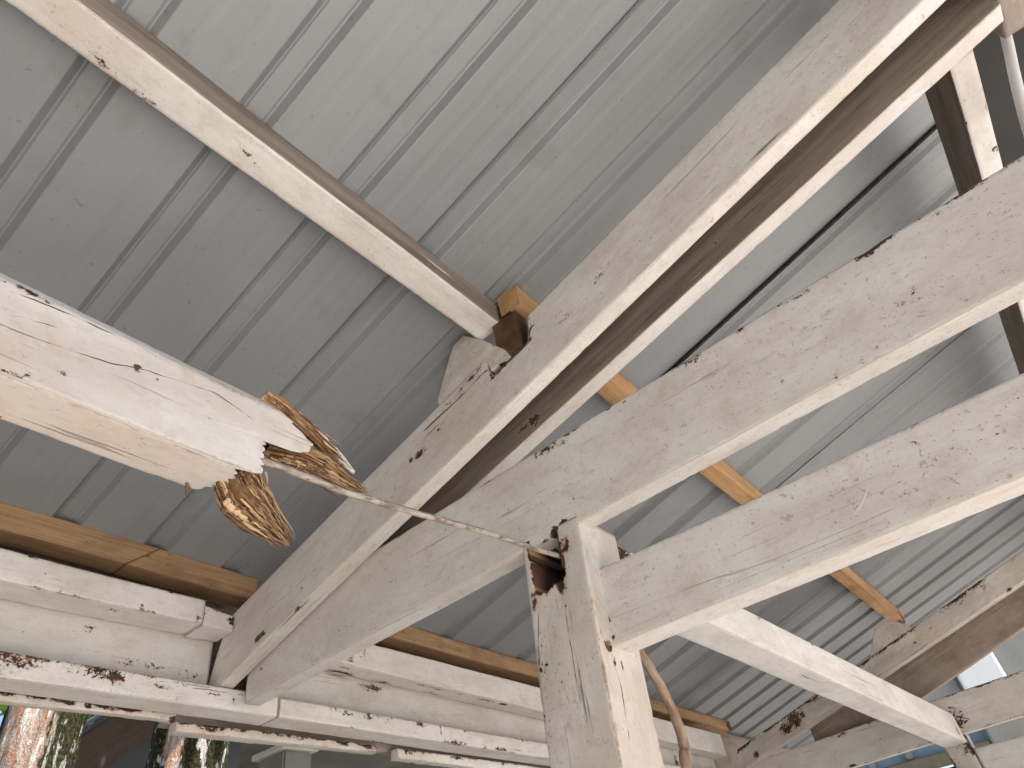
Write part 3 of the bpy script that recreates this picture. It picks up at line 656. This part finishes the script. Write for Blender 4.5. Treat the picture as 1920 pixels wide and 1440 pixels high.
# ------------------------------------------------------------------ eave boards
sp = [(ony(115, 1120, -1.75), .022, .62, 1.6), (ony(250, 1150, -1.75), .006, .8), (ony(288, 1153, -1.75), .009, .9), (ony(210, 1140, -1.78), .02, .42), (ony(265, 1135, -1.75), .008, .8), (ony(370, 1162, -1.75), .02, .6, .4), (ony(240, 1085, -1.75), .03, .3)]
tag(xbeam('eave_board', .30, -.945, (-1.750, -1.845, .830, .918), (-1.750, -1.845, .838, .905), M['paint'], seed=18, res=.009, spots=sp + wearx(14, .2, -.94, -1.75, .832, seed=3, r0=.004, r1=.010) + wearx(6, .2, -.94, -1.75, .91, seed=4), chip=.004),
    'off-white eave board directly under the bare purlin at the left', 'board')
tag(xbeam('wood_block', -.949, -1.046, (-1.752, -1.842, .833, .893), (-1.760, -1.842, .838, .884), M['paint'], seed=19, res=.006, chip=.006, rough=.002, spots=[((-.95, -1.752, .87), .02, .6), ((-1.04, -1.755, .87), .02, .75), ((-1.0, -1.752, .893), .02, .5, 2)]),
    'small off-white packing block between the left eave board and the near rafter', 'wood block')
tag(xbeam('fascia_board', .30, -1.043, (-1.850, -1.880, .660, .93), (-1.850, -1.880, .660, .93), M['paint_grey'], seed=20, res=.009, spots=wearx(26, .2, -1.0, -1.85, .735, seed=11, r0=.008, r1=.03, s0=.18, s1=.40, k1=2) + [((-.80, -1.85, .73), .04, .36), ((-.9, -1.85, .74), .04, .32), ((-.35, -1.85, .79), .02, .5), ((-.7, -1.85, .81), .02, .5), ((-.95, -1.85, .72), .03, .35)]),
    'recessed greyish fascia board behind the left end of the rafters', 'board')
tag(xbeam('gap_backing', .30, -.972, (-1.925, -1.95, .675, 1.01), (-1.925, -1.95, .675, 1.01), M['brown'], seed=28, res=.05),  # added backing: stops sky showing through and keeps the gaps dark
    'dark backing board added behind the left end of the eave to keep its gaps dark', 'board')
tag(xbeam('gap_backing', -.976, -6.1, (-1.935, -1.955, .628, 1.0), (-1.965, -1.99, .606, .985), M['brown'], seed=29, res=.05),  # added backing, dark coloured so the plank gaps read as shadow
    'dark backing board added to blacken the gaps below and right of the paired rafters', 'board')
rx = lambda px, py, y=-1.79: ony(px, py, y)
sp = [(rx(60, 1232), .012, .62, 10), (rx(180, 1252), .010, .58, 12), (rx(20, 1232), .045, .62, 1.6), (rx(70, 1242), .02, .5, 2.5), (rx(150, 1252), .02, .5, 4), (rx(215, 1265), .030, .72, 1.3), (rx(190, 1258), .02, .62, 2), (rx(300, 1285), .01, .5, 5), (rx(340, 1283), .01, .45, 5), (rx(400, 1300), .01, .5, 4), (rx(440, 1315), .012, .5), (rx(250, 1300), .006, .6), (rx(255, 1285), .004, .6), (rx(465, 1300), .02, .5, .6)]
tag(xbeam('wall_plate', .30, -1.235, (-1.790, -1.876, .645, .700), (-1.790, -1.876, .640, .697), M['paint_bright'], seed=21, res=.0075, spots=sp + wearx(30, .2, -1.2, -1.79, .699, seed=5, r0=.005, r1=.011, s1=.68), chip=.007, rough=.0012,
    cracks=[(0, [rx(355, 1290), rx(390, 1292), rx(420, 1298), rx(462, 1304)], .0009), (0, [rx(290, 1276), rx(340, 1281), rx(400, 1290)], .0007)]),
    'off-white wall plate with black mould spots under the left eave', 'wall plate')
sp = [(rx(490, 1322), .02, 1.1, 1), (rx(475, 1318), .02, 1.0, .8), (rx(690, 1345), .030, .48, 1.2), (rx(725, 1352), .02, .42), (rx(827, 1372), .010, .9, .5), (rx(827, 1362), .008, .95, .5), (rx(800, 1350), .02, .42, 1.4), (rx(540, 1300), .006, .8), (rx(660, 1364), .005, .7, 3), (rx(500, 1347, -1.86), .02, .7, 2), (rx(580, 1362, -1.87), .015, .7, 3), (rx(700, 1385, -1.88), .02, .6, 4)]
tag(xbeam('wall_plate', -1.243, -4.42, (-1.788, -1.876, .640, .694), (-1.800, -1.89, .610, .668), M['paint_bright'], seed=22, res=.008, spots=sp + wearx(44, -1.25, -4.2, -1.793, .685, seed=6, r0=.006, r1=.014, s1=.66) + wearx(14, -1.25, -4.2, -1.793, .63, seed=16), chip=.006),
    'off-white wall plate continuing right of the paired rafters and behind the post', 'wall plate')
sp = [(ony(10, 1298, -1.885), .012, .75, 3), (ony(75, 1305, -1.885), .012, .9, 2.2), (ony(110, 1312, -1.885), .010, .8, 3), (ony(130, 1318, -1.885), .010, .8, 2), (ony(165, 1322, -1.885), .009, 1.3), (ony(200, 1325, -1.885), .01, .7, 5), (ony(250, 1332, -1.885), .008, .7, 4), (ony(325, 1350, -1.885), .016, 1.1), (ony(60, 1302, -1.885), .010, .62, 14), (ony(220, 1328, -1.885), .009, .62, 14), (ony(-60, 1290, -1.885), .012, .7, 10)]
tag(xbeam('soffit_plank', .30, -.985, (-1.884, -1.907, .628, .652), (-1.884, -1.907, .627, .650), M['paint_dirty'], seed=23, res=.007, spots=sp + wearx(34, .2, -.98, -1.884, .648, seed=7, r0=.006, r1=.011, s0=.6, s1=.95), chip=.007),
    'lower plank with a rusty brown rotten upper edge below the left wall plate', 'plank')
sp = [(ony(x_, y_, -1.889), r, s, k) for x_, y_, r, s, k in ((345, 1352, .012, .45, 2), (400, 1362, .008, .75, 4), (460, 1366, .01, .7, 4), (540, 1372, .012, .8, 3), (600, 1382, .013, .95, 3), (640, 1388, .02, 1.05, 2), (680, 1390, .02, 1.2, 2), (415, 1368, .006, .8, 1), (370, 1360, .006, .55, 2))]
tag(xbeam('soffit_plank', -.992, -1.700, (-1.888, -1.925, .604, .631), (-1.888, -1.915, .606, .630), M['paint_dirty'], seed=24, res=.006, spots=sp + wearx(24, -1.0, -1.7, -1.889, .628, seed=8, r0=.006, r1=.012, s0=.55, s1=.9), chip=.012, rough=.002),
    'cracked crumbling plank hanging below the meeting of the rafters, rotten at its right end', 'plank')
tag(xbeam('soffit_plank', -1.795, -4.40, (-1.884, -1.92, .596, .628), (-1.896, -1.93, .570, .604), M['paint_bright'], seed=25, res=.007, chip=.014, rough=.0022, spots=wearx(30, -1.8, -3.2, -1.888, .622, seed=9, r0=.006, r1=.012, s0=.5, s1=.85) + [(ony(755, 1400, -1.885), .01, .6, 3), (ony(800, 1408, -1.885), .008, .75, 6), (ony(870, 1418, -1.885), .006, .7, 5), (ony(868, 1424, -1.885), .005, .9, 2)]),
    'flaking white plank hanging under the wall plate left of the post', 'plank')
sp = [((-1.62, -1.75, .86), .04, .66, .7), ((-1.55, -1.75, .85), .03, .5, .7)]
sp = [(ony(684, 1225, -1.75), .035, .56, .7), (ony(660, 1232, -1.75), .02, .48), (ony(800, 1240, -1.75), .02, .35, .5), (ony(830, 1260, -1.75), .015, .4, .5), (ony(640, 1262, -1.83), .02, .85, 4), (ony(720, 1275, -1.83), .02, .75, 6), (ony(810, 1300, -1.83), .016, .5, 6), (ony(770, 1262, -1.75), .008, .4)]
tag(xbeam('eave_board', -1.203, -4.40, (-1.750, -1.832, .819, .902), (-1.800, -1.88, .775, .895), M['paint'], seed=26, res=.009, spots=sp + wearx(30, -1.25, -2.6, -1.79, .808, seed=10, r0=.006, r1=.014, s0=.5, s1=.85), chip=.005),
    'off-white eave board under the bare purlin right of the paired rafters', 'board')
tag(xbeam('fascia_board', -1.203, -4.40, (-1.850, -1.880, .655, .90), (-1.89, -1.92, .62, .90), M['paint_grey'], seed=27, res=.014, spots=[(ony(1275, 1425, -1.86), .05, .9, .6), (ony(1300, 1438, -1.86), .05, .9, .6), (ony(1240, 1410, -1.86), .02, 1.1, 1.5), (ony(1270, 1415, -1.86), .02, 1.1, 1.5), (ony(700, 1290, -1.85), .02, .6, 3)]),
    'recessed greyish fascia board between the rafters and the far truss', 'board')

# ------------------------------------------------------------------ far truss (lower right)
GX_ = -4.40
def gs(px, py, r, s, k=1): return (onx(px, py, GX_), r, s, k)
sp = [gs(1490, 1350, .045, 1.0, 1.2), gs(1475, 1365, .04, .95, 1.3), gs(1505, 1340, .03, .9, .8), gs(1700, 1175, .04, .7, 1.5), gs(1895, 1108, .022, 1.0), gs(1800, 1130, .02, .5, 1.8), gs(1845, 1102, .03, .42), gs(1745, 1178, .008, .9), gs(1715, 1205, .008, .9), gs(1690, 1215, .02, .4, .5),
      gs(1640, 1200, .06, .3, 3), gs(1405, 1380, .03, .8), gs(1680, 1285, .03, .5, 4), gs(1740, 1250, .02, .45, 5), gs(1418, 1415, .025, .9), gs(1600, 1270, .05, .3, 4)]
tag(ybeam('rafter', -1.80, .59, GX_, GX_ - .062, (.662, .792), (1.257, 1.383), M['paint_dirty'], seed=31, res=.010, spots=sp + weary(40, GX_, -1.75, .3, lambda y: .79 + (y + 1.72) * .255, r0=.012, r1=.030, s0=.45, s1=.85, seed=12), chip=.014, slant=.08),
    'rotting far rafter at the lower right with a brown hole near its foot', 'rafter')
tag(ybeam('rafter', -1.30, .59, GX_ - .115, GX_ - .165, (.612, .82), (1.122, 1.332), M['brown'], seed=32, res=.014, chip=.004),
    'dark brown rafter behind the rotting rafter of the far truss', 'rafter')
sp = [gs(1640, 1345, .03, .6, 2), (onx(1755, 1320, -4.45), .03, .5), (onx(1660, 1425, -4.45), .12, .26), (onx(1795, 1355, -4.45), .03, .8)]
TX = -4.468
tag(ybeam('tie_beam', -1.74, 1.1, TX, TX - .055, (.545, .712), (.602, .80), P, seed=33, res=.011, spots=sp + weary(26, TX, -1.2, .4, lambda y: .712 + (y + 1.74) * .031, r0=.010, r1=.022, s0=.4, s1=.75, seed=13) + weary(20, TX, -1.2, .4, lambda y: .547 + (y + 1.74) * .02, r0=.008, r1=.018, s0=.4, s1=.7, seed=14), chip=.008),
    'off-white tie beam of the far truss at the lower right corner', 'beam')
sp = [((TX, -.545, .52), .05, .95, 1.5), ((TX, -.60, .55), .04, .8), ((TX, -.68, .45), .05, .95, 1.5), ((TX, -.68, .35), .03, .8, 1.5)]
p2c = lambda z, o=0: [(TX + .012, -.665 + o, z), (TX + .012, -.545 + o, z), (TX - .11, -.545 + o, z), (TX - .11, -.665 + o, z)]
tag(beam('post', p2c(GZ, -.03), p2c(.572), M['paint_dirty'], seed=34, res=.012, spots=sp, chip=.008), 'far post at the lower right corner under the far truss', 'post')
tag(ybeam('cross_beam', -.542, 1.1, TX + .01, TX - .06, (.350, .498), (.352, .490), M['paint'], seed=35, res=.012, chip=.006),
    'off-white cross beam right of the far post in the lower right corner', 'beam')
cl = [onx(*p, GX_) for p in ((1632, 1232), (1637, 1192), (1641, 1176), (1660, 1163), (1680, 1165), (1700, 1172), (1712, 1178))]
cl += [np.array([GX_, cl[-1][1] + .02, cl[-1][2] - .06]), np.array([GX_, cl[0][1], cl[0][2] - .06])]
cleat(cl, GX_ - .003, GX_ - .058, M['paint_dirty'], 'chipped wooden cleat on the far rafter where the bare purlin ends', 36, [(onx(1647, 1190, GX_), .03, .85), (onx(1690, 1186, GX_), .03, .9, 1.5), (onx(1672, 1195, GX_), .02, .8, 1.5)])
# crumbs of rotten fibre clinging at the far post head
bits = []
for k_ in range(26):
    q = onx(1795 + random.gauss(0, 9), 1352 + random.gauss(0, 10), TX + .03)
    bits.append((q, q + np.array([.01, random.uniform(-.05, .06), random.uniform(-.04, .05)])))
V = []; F = []
for a_, b_ in bits:
    d = b_ - a_; s1 = np.cross(d, [0, 0, 1.0]); s1 = s1 / (np.linalg.norm(s1) + 1e-9) * .005; s2 = np.cross(d, s1); s2 = s2 / (np.linalg.norm(s2) + 1e-9) * .004; o_ = len(V)
    V += [a_ + s1, a_ - s1 + s2, a_ - s2, b_]; F += [[o_, o_ + 1, o_ + 2], [o_, o_ + 3, o_ + 1], [o_ + 1, o_ + 3, o_ + 2], [o_ + 2, o_ + 3, o_]]
z_ = np.zeros(len(V))
tag(mesh_obj('rotten_debris', V, F, raw_mat('dark_rotten_fibre', (.06, .03, .018), (.09, .045, .025), (.03, .016, .01)), smooth=False, attrs=dict(gr=np.array(V), rot=z_, edge=z_)),
    'dark crumbly rotten fibres where the transverse beam meets the far post', 'debris', kind='stuff')

tag(boxes('shade_wall', [(3.3, 3.55, -4.5, 5.5, GZ, 2.6)], NT('x').done((.16, .155, .145), .85, .2), bevel=.02), 'plain unseen wall added beside the shed to block light', 'wall')  # out of view, added to hold side light off the timber faces
o = boxes('dark_ground', [(-22, 8, -14, -2.3, GZ - .2, GZ + .02)], NT('dark_ground_mat').done((.085, .085, .05), .95, .1), bevel=.01); tag(o, kind='structure')  # unseen dark slab, added to cut bounce light from the eave side

# ------------------------------------------------------------------ ridge and far roof slope (upper right)
sp = [((-1.75, .53, 1.42), .02, .7, 1), (onz(1808, 190, 1.356), .008, .9), (onz(1800, 150, 1.356), .006, .7, 2), (onz(1865, 280, 1.356), .012, .8), (onz(1812, 230, 1.356), .008, .7)]
tag(xbeam('ridge_beam', -1.262, -6.0, (.532, .479, 1.356, 1.545), (.532, .479, 1.356, 1.545), M['paint_bright'], seed=41, res=.010, spots=sp, bare=(2,), chip=.006),
    'ridge beam at the upper right, pale underneath with a dirty brown side', 'beam')
tag(xbeam('ridge_beam', -.80, -1.262, (.74, .580, 1.325, 1.50), (.74, .580, 1.325, 1.50), M['brown'], seed=42, res=.008, chip=.010, rough=.0015),
    'rough brown timber end in the top right corner', 'beam')
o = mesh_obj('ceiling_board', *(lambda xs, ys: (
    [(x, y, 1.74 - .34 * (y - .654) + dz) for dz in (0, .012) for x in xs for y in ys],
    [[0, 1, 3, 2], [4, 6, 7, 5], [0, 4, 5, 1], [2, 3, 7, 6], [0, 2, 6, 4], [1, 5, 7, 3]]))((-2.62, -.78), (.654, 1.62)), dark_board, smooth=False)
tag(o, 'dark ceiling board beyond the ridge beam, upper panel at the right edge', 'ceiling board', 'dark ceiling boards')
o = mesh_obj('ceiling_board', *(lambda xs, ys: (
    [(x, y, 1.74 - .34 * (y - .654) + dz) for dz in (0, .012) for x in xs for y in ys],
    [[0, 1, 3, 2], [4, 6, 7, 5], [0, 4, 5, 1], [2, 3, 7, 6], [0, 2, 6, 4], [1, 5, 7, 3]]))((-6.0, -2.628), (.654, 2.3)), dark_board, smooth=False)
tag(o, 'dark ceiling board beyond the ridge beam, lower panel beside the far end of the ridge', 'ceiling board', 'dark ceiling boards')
pv = NT('white_plastic'); pvm = pv.done(pv.mix(pv.noise(pv.obj(), 20, 3), (.62, .62, .62), (.74, .74, .73)), .4, .5)
tag(tube('white_pipe', [onx(1862, -20, -1.42), onx(1888, 75, -1.42), onx(1902, 140, -1.42), onx(1922, 220, -1.42), onx(1965, 360, -1.42)], .0115, pvm, lump=0),
    'thin white pipe beyond the ridge in the top right corner', 'pipe')

# ------------------------------------------------------------------ surroundings seen past the eave (lower left)
def bark_mat(name, moss):
    t = NT(name); g = t.attr('gr', True); p = t.attr('face')
    n1 = t.noise(t.mul(g, (6, 22, 22)), 1, 6, .65, .4); n2 = t.noise(t.mul(g, (4, 8, 8)), 1.5, 5, .6); n3 = t.noise(t.mul(g, (9, 22, 22)), 1, 6, .7, .3); n4 = t.noise(g, 90, 4, .7)
    col = t.mix(t.ramp(n1, .35, .65), (.36, .25, .18), (.52, .46, .39))
    col = t.mix(t.math('MULTIPLY', t.ramp(n2, .46, .60), .85), col, (.48, .23, .12))
    wt = t.ramp(t.math('ADD', n3, t.math('MULTIPLY', n2, .3)), .70, .73)
    col = t.mix(wt, col, (.60, .585, .55))
    col = t.mix(t.math('MULTIPLY', t.ramp(t.noise(t.mul(g, (8, 60, 60)), 1, 5, .7), .48, .62), .55), col, (.15, .095, .065))
    col = t.mix(t.ramp(n4, .58, .68), col, (.10, .075, .05))
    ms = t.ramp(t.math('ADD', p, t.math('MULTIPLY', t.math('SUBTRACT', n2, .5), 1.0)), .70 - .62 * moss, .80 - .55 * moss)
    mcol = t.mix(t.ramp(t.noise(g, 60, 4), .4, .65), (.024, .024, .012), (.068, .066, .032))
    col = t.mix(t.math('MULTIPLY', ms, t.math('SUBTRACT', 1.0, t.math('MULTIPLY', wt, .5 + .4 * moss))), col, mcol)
    t.bump(t.math('ADD', n3, n4), 1.0, .02); return t.done(col, 1.0, .02)
def trunk(name, pts, rad, mat, seed, parent, taper=.93):
    P0 = [np.array(p) for p in pts]; n = 160; seg = 72; t = np.linspace(0, 1, len(P0)); T = np.linspace(0, 1, n)
    Q = np.stack([np.interp(T, t, np.array(P0)[:, i]) for i in range(3)], 1); th = np.linspace(0, 2 * math.pi, seg, endpoint=False)
    R_ = np.interp(T, np.linspace(0, 1, len(rad)), rad)
    V = Q[:, None] + R_[:, None, None] * np.stack([np.cos(th), np.sin(th), th * 0], -1)[None]; V = V.reshape(-1, 3)
    dirv = np.tile(np.stack([np.cos(th), np.sin(th), th * 0], -1), (n, 1)); zz = np.repeat(Q[:, 2], seg)
    V = V + dirv * (.022 * fbm(np.stack([dirv[:, 0] * 3 + 9, dirv[:, 1] * 3 + 9, zz * 2.5], 1), seed, 4) + .010 * fbm(np.stack([dirv[:, 0] * 14 + 30, dirv[:, 1] * 14 + 30, zz * 6], 1), seed, 3))[:, None]
    a = np.arange(n - 1)[:, None] * seg; b = np.arange(seg)[None]; b2 = (b + 1) % seg
    F = list(np.stack([a + b, a + b2, a + seg + b2, a + seg + b], -1).reshape(-1, 4))
    gr = np.stack([zz, np.tile(th, n) * .2, np.full(len(V), seed)], 1)
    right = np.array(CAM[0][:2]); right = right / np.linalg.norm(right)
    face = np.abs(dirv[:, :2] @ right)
    return mesh_obj(name, V, F, mat, parent, True, dict(gr=gr, face=face, rot=face * 0))
leafm = NT('leaf'); lt = leafm.attr('tone'); lc = leafm.mix(lt, (.035, .09, .018), (.13, .24, .04)); leafm.done(lc, .5, .4)
tr = leafm.t.nodes.new('ShaderNodeBsdfTranslucent'); leafm.put(tr.inputs[0], leafm.mix(lt, (.08, .22, .02), (.25, .42, .05)))
ms_ = leafm.t.nodes.new('ShaderNodeMixShader'); ms_.inputs[0].default_value = .4
leafm.t.links.new(leafm.b.outputs[0], ms_.inputs[1]); leafm.t.links.new(tr.outputs[0], ms_.inputs[2]); leafm.t.links.new(ms_.outputs[0], leafm.o.inputs[0])
def crown(name, blobs, n, parent, seed, size=.07):
    r_ = np.random.default_rng(seed); B = np.array(blobs); pick = r_.integers(0, len(B), n); d = r_.normal(size=(n, 3)); d /= np.linalg.norm(d, axis=1, keepdims=True)
    rad = B[pick, 3] * r_.uniform(.35, 1, n) ** .5; c = B[pick, :3] + d * rad[:, None] * np.array([1, 1, .75])
    u = r_.normal(size=(n, 3)); u /= np.linalg.norm(u, axis=1, keepdims=True); v = np.cross(u, r_.normal(size=(n, 3))); v /= np.linalg.norm(v, axis=1, keepdims=True); w_ = np.cross(u, v)
    s = size * r_.uniform(.6, 1.4, n)[:, None]
    V = np.stack([c - u * s, c + v * s * .38 + w_ * s * .08, c + u * s, c - v * s * .38 + w_ * s * .08], 1).reshape(-1, 3); F = np.arange(4 * n).reshape(-1, 4)
    return mesh_obj(name, V, list(F), leafm.m, parent, False, dict(tone=np.repeat(r_.uniform(0, 1, n), 4)))
def tree(label, cxl, cxr, y, moss, seed, blobs, lean=0):
    a = ony(cxl, 1400, y); b = ony(cxr, 1400, y); c = (a + b) / 2
    # circle whose two silhouette tangents are these rays
    ra, rb = ray(cxl, 1400)[:2], ray(cxr, 1400)[:2]; ra /= np.linalg.norm(ra); rb /= np.linalg.norm(rb)
    half = math.acos(np.clip(ra @ rb, -1, 1)) / 2; mid = (ra + rb) / np.linalg.norm(ra + rb); dist = np.linalg.norm(c[:2]); R_ = dist * math.sin(half); cx, cy = mid * dist
    root = empty('tree', (cx, cy, GZ), label, 'tree', None)
    z1 = c[2]
    pts = [(cx - lean * .5, cy, GZ - .2), (cx, cy, z1), (cx + lean * .3, cy, z1 + 1.2), (cx + lean, cy - .1, z1 + 3)]
    reparent(trunk('trunk', pts, [R_ * 1.25, R_ * 1.06, R_ * .98, R_ * .9, R_ * .7], bark_mat('bark', moss), seed, None), root)
    reparent(crown('crown', blobs(cx, cy, z1), 5200, None, seed, .085), root)
bl = lambda cx, cy, z: [(cx + random.uniform(-1.6, 1.6), cy - random.uniform(-.6, 1.8), z + 3 + random.uniform(-.6, 1.4), random.uniform(.6, 1.1)) for _ in range(16)]
tree('tree trunk with reddish bark and pale patches at the lower left corner', -8, 146, -3.1, .25, 51, bl)
tree('mossy tree trunk with white patches, second from the left under the eave', 284, 426, -3.3, .85, 52, bl)
bush = lambda p, r, k: [(p[0] + random.gauss(0, r), p[1] + random.gauss(0, r), p[2] + random.gauss(0, r), r * .8) for _ in range(k)]
t3 = empty('tree', (ony(165, 1345, -11)[0], -11, GZ), 'green leafy tree far behind, glimpsed between the two trunks', 'tree')
cpt = ony(160, 1345, -11)
reparent(crown('crown', bush(cpt, .55, 16), 5200, None, 53, .15), t3)
reparent(trunk('trunk', [(cpt[0] + .3, -11, GZ), (cpt[0] + .2, -11, cpt[2])], [.22, .12], bark_mat('bark_far', .5), 54, None), t3)

# neighbouring building behind the eave
wallm = NT('grey_render'); wp = wallm.obj(); wallm.bump(wallm.noise(wp, 30, 4), .2, .01)
grey_wall = wallm.done(wallm.mix(wallm.ramp(wallm.noise(wp, 1.5, 5), .3, .7), (.17, .172, .18), (.23, .232, .24)), .8, .2)
dgw = NT('dark_grey_render'); dark_grey_wall = dgw.done(dgw.mix(dgw.noise(dgw.obj(), 2, 4), (.075, .075, .072), (.11, .11, .105)), .85, .1)
cm = NT('cream_render'); cp = cm.obj(); cream = cm.done(cm.mix(cm.ramp(cm.noise(cp, 2, 5), .3, .7), (.22, .218, .195), (.28, .275, .25)), .8, .2)
wm = NT('white_render'); white = wm.done(wm.mix(wm.noise(wm.obj(), 6, 3), (.70, .71, .67), (.78, .78, .75)), .7, .2)
gl = NT('window_glass'); glass = gl.done(gl.mix(gl.noise(gl.obj(), 3, 3), (.15, .20, .24), (.24, .30, .34)), .15, .6)
fr = NT('window_frame'); frame_m = fr.done(fr.mix(fr.noise(fr.obj(), 12, 4), (.10, .085, .055), (.19, .165, .11)), .7, .3)
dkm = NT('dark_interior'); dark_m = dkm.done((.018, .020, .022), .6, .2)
nb = empty('porch_building', (-8, -8, GZ), 'grey building with a cream pillar, seen below the eave at the bottom', 'building')
pl = ony(560, 1402, -6.6); zc = pl[2]
reparent(boxes('porch_ceiling', [(-16, ony(290, 1400, -6.4)[0] - .0, -10.5, -6.05, zc, zc + .12)], grey_wall), nb)
reparent(boxes('wall', [(-16, -3.2, -10.7, -10.5, GZ, zc)], grey_wall), nb)
a_ = ony(533, 1410, -6.5)[0]; b_ = ony(586, 1410, -6.5)[0]
reparent(boxes('pillar', [(b_, a_, -6.95, -6.5, GZ, zc - .06)], cream, bevel=.02), nb)
reparent(boxes('pillar_cap', [(b_ - .05, a_ + .05, -7.0, -6.45, zc - .06, zc - .001)], white, bevel=.01), nb)
q0, q1 = ony(130, 1452, -5.0), ony(300, 1338, -5.0)
d = q1 - q0; dd = d / np.linalg.norm(d); q0 = q0 - dd * .5; q1 = q1 + dd * 1.4
up_ = np.array([-dd[2], 0, dd[0]]); up_ = up_ * (-1 if up_[2] < 0 else 1)
sec = lambda c: [c - up_ * .10, c + up_ * .16, c + up_ * .16 + np.array([0, -.1, 0]), c - up_ * .10 + np.array([0, -.1, 0])]
reparent(beam('barge_board', [np.array([p[0], p[1], p[2]]) for p in sec(q0)], sec(q1), raw_mat('dark_timber', (.055, .032, .018), (.075, .045, .026), (.03, .018, .01)), seed=61, res=.04, chip=.01), nb)
sec2 = lambda c: [c + up_ * .162, c + up_ * .20, c + up_ * .20 + np.array([0, -3.2, 0]), c + up_ * .162 + np.array([0, -3.2, 0])]
reparent(beam('roof_edge', sec2(q0), sec2(q1), dark_board, seed=62, res=.08, chip=.01), nb)
g0, g1 = ony(180, 1445, -6.3), ony(300, 1372, -6.3)
reparent(mesh_obj('gable_wall', [(g0[0] + .2, -6.3, GZ), (g0[0] + .2, -6.3, g0[2]), (g1[0], -6.3, g1[2] + .02), (g1[0] - .8, -6.3, g1[2] + .3), (g1[0] - .8, -6.3, GZ),
    (g0[0] + .2, -6.45, GZ), (g0[0] + .2, -6.45, g0[2]), (g1[0], -6.45, g1[2] + .02), (g1[0] - .8, -6.45, g1[2] + .3), (g1[0] - .8, -6.45, GZ)],
    [[0, 1, 2, 3, 4], [9, 8, 7, 6, 5], [0, 5, 6, 1], [1, 6, 7, 2], [2, 7, 8, 3], [3, 8, 9, 4], [4, 9, 5, 0]], dark_grey_wall, smooth=False), nb)

# building at the right
XB = -9.0
rb_ = empty('house', (XB, 0, GZ), 'pale building with blue-grey windows glimpsed past the far truss', 'building')
def Y_(px, py): return onx(px, py, XB)[1]
def Z_(px, py): return onx(px, py, XB)[2]
z_win1 = Z_(1760, 1378); z_win0 = Z_(1640, 1430)
reparent(boxes('wall', [(XB - .3, XB, Y_(1848, 1372), 5.5, GZ, 2.05)], cream, bevel=.02), rb_)
reparent(boxes('wall', [(XB - .3, XB - .05, -3.5, Y_(1848, 1372) - .001, Z_(1800, 1290) - .04, 2.05)], cream, bevel=.02), rb_)
reparent(boxes('pilaster', [(XB, XB + .10, Y_(1800, 1275), Y_(1885, 1262), Z_(1850, 1300) - .25, Z_(1870, 1220) + .05)], white, bevel=.02), rb_)
reparent(boxes('window_glass', [(XB - .2, XB - .15, -3.5, Y_(1848, 1372) - .01, z_win0 - .12, Z_(1800, 1290) - .05)], glass, bevel=.004), rb_)
reparent(boxes('window_frame', [(XB - .14, XB - .04, -3.5, Y_(1848, 1372) - .01, z_win0 - .18, z_win0 - .06)], frame_m, bevel=.01), rb_)
for px_ in (1622, 1700):
    y_ = Y_(px_, 1415); reparent(boxes('window_mullion', [(XB - .13, XB - .08, y_ - .04, y_ + .04, z_win0 - .05, Z_(1800, 1290) - .06)], cream, bevel=.01), rb_)
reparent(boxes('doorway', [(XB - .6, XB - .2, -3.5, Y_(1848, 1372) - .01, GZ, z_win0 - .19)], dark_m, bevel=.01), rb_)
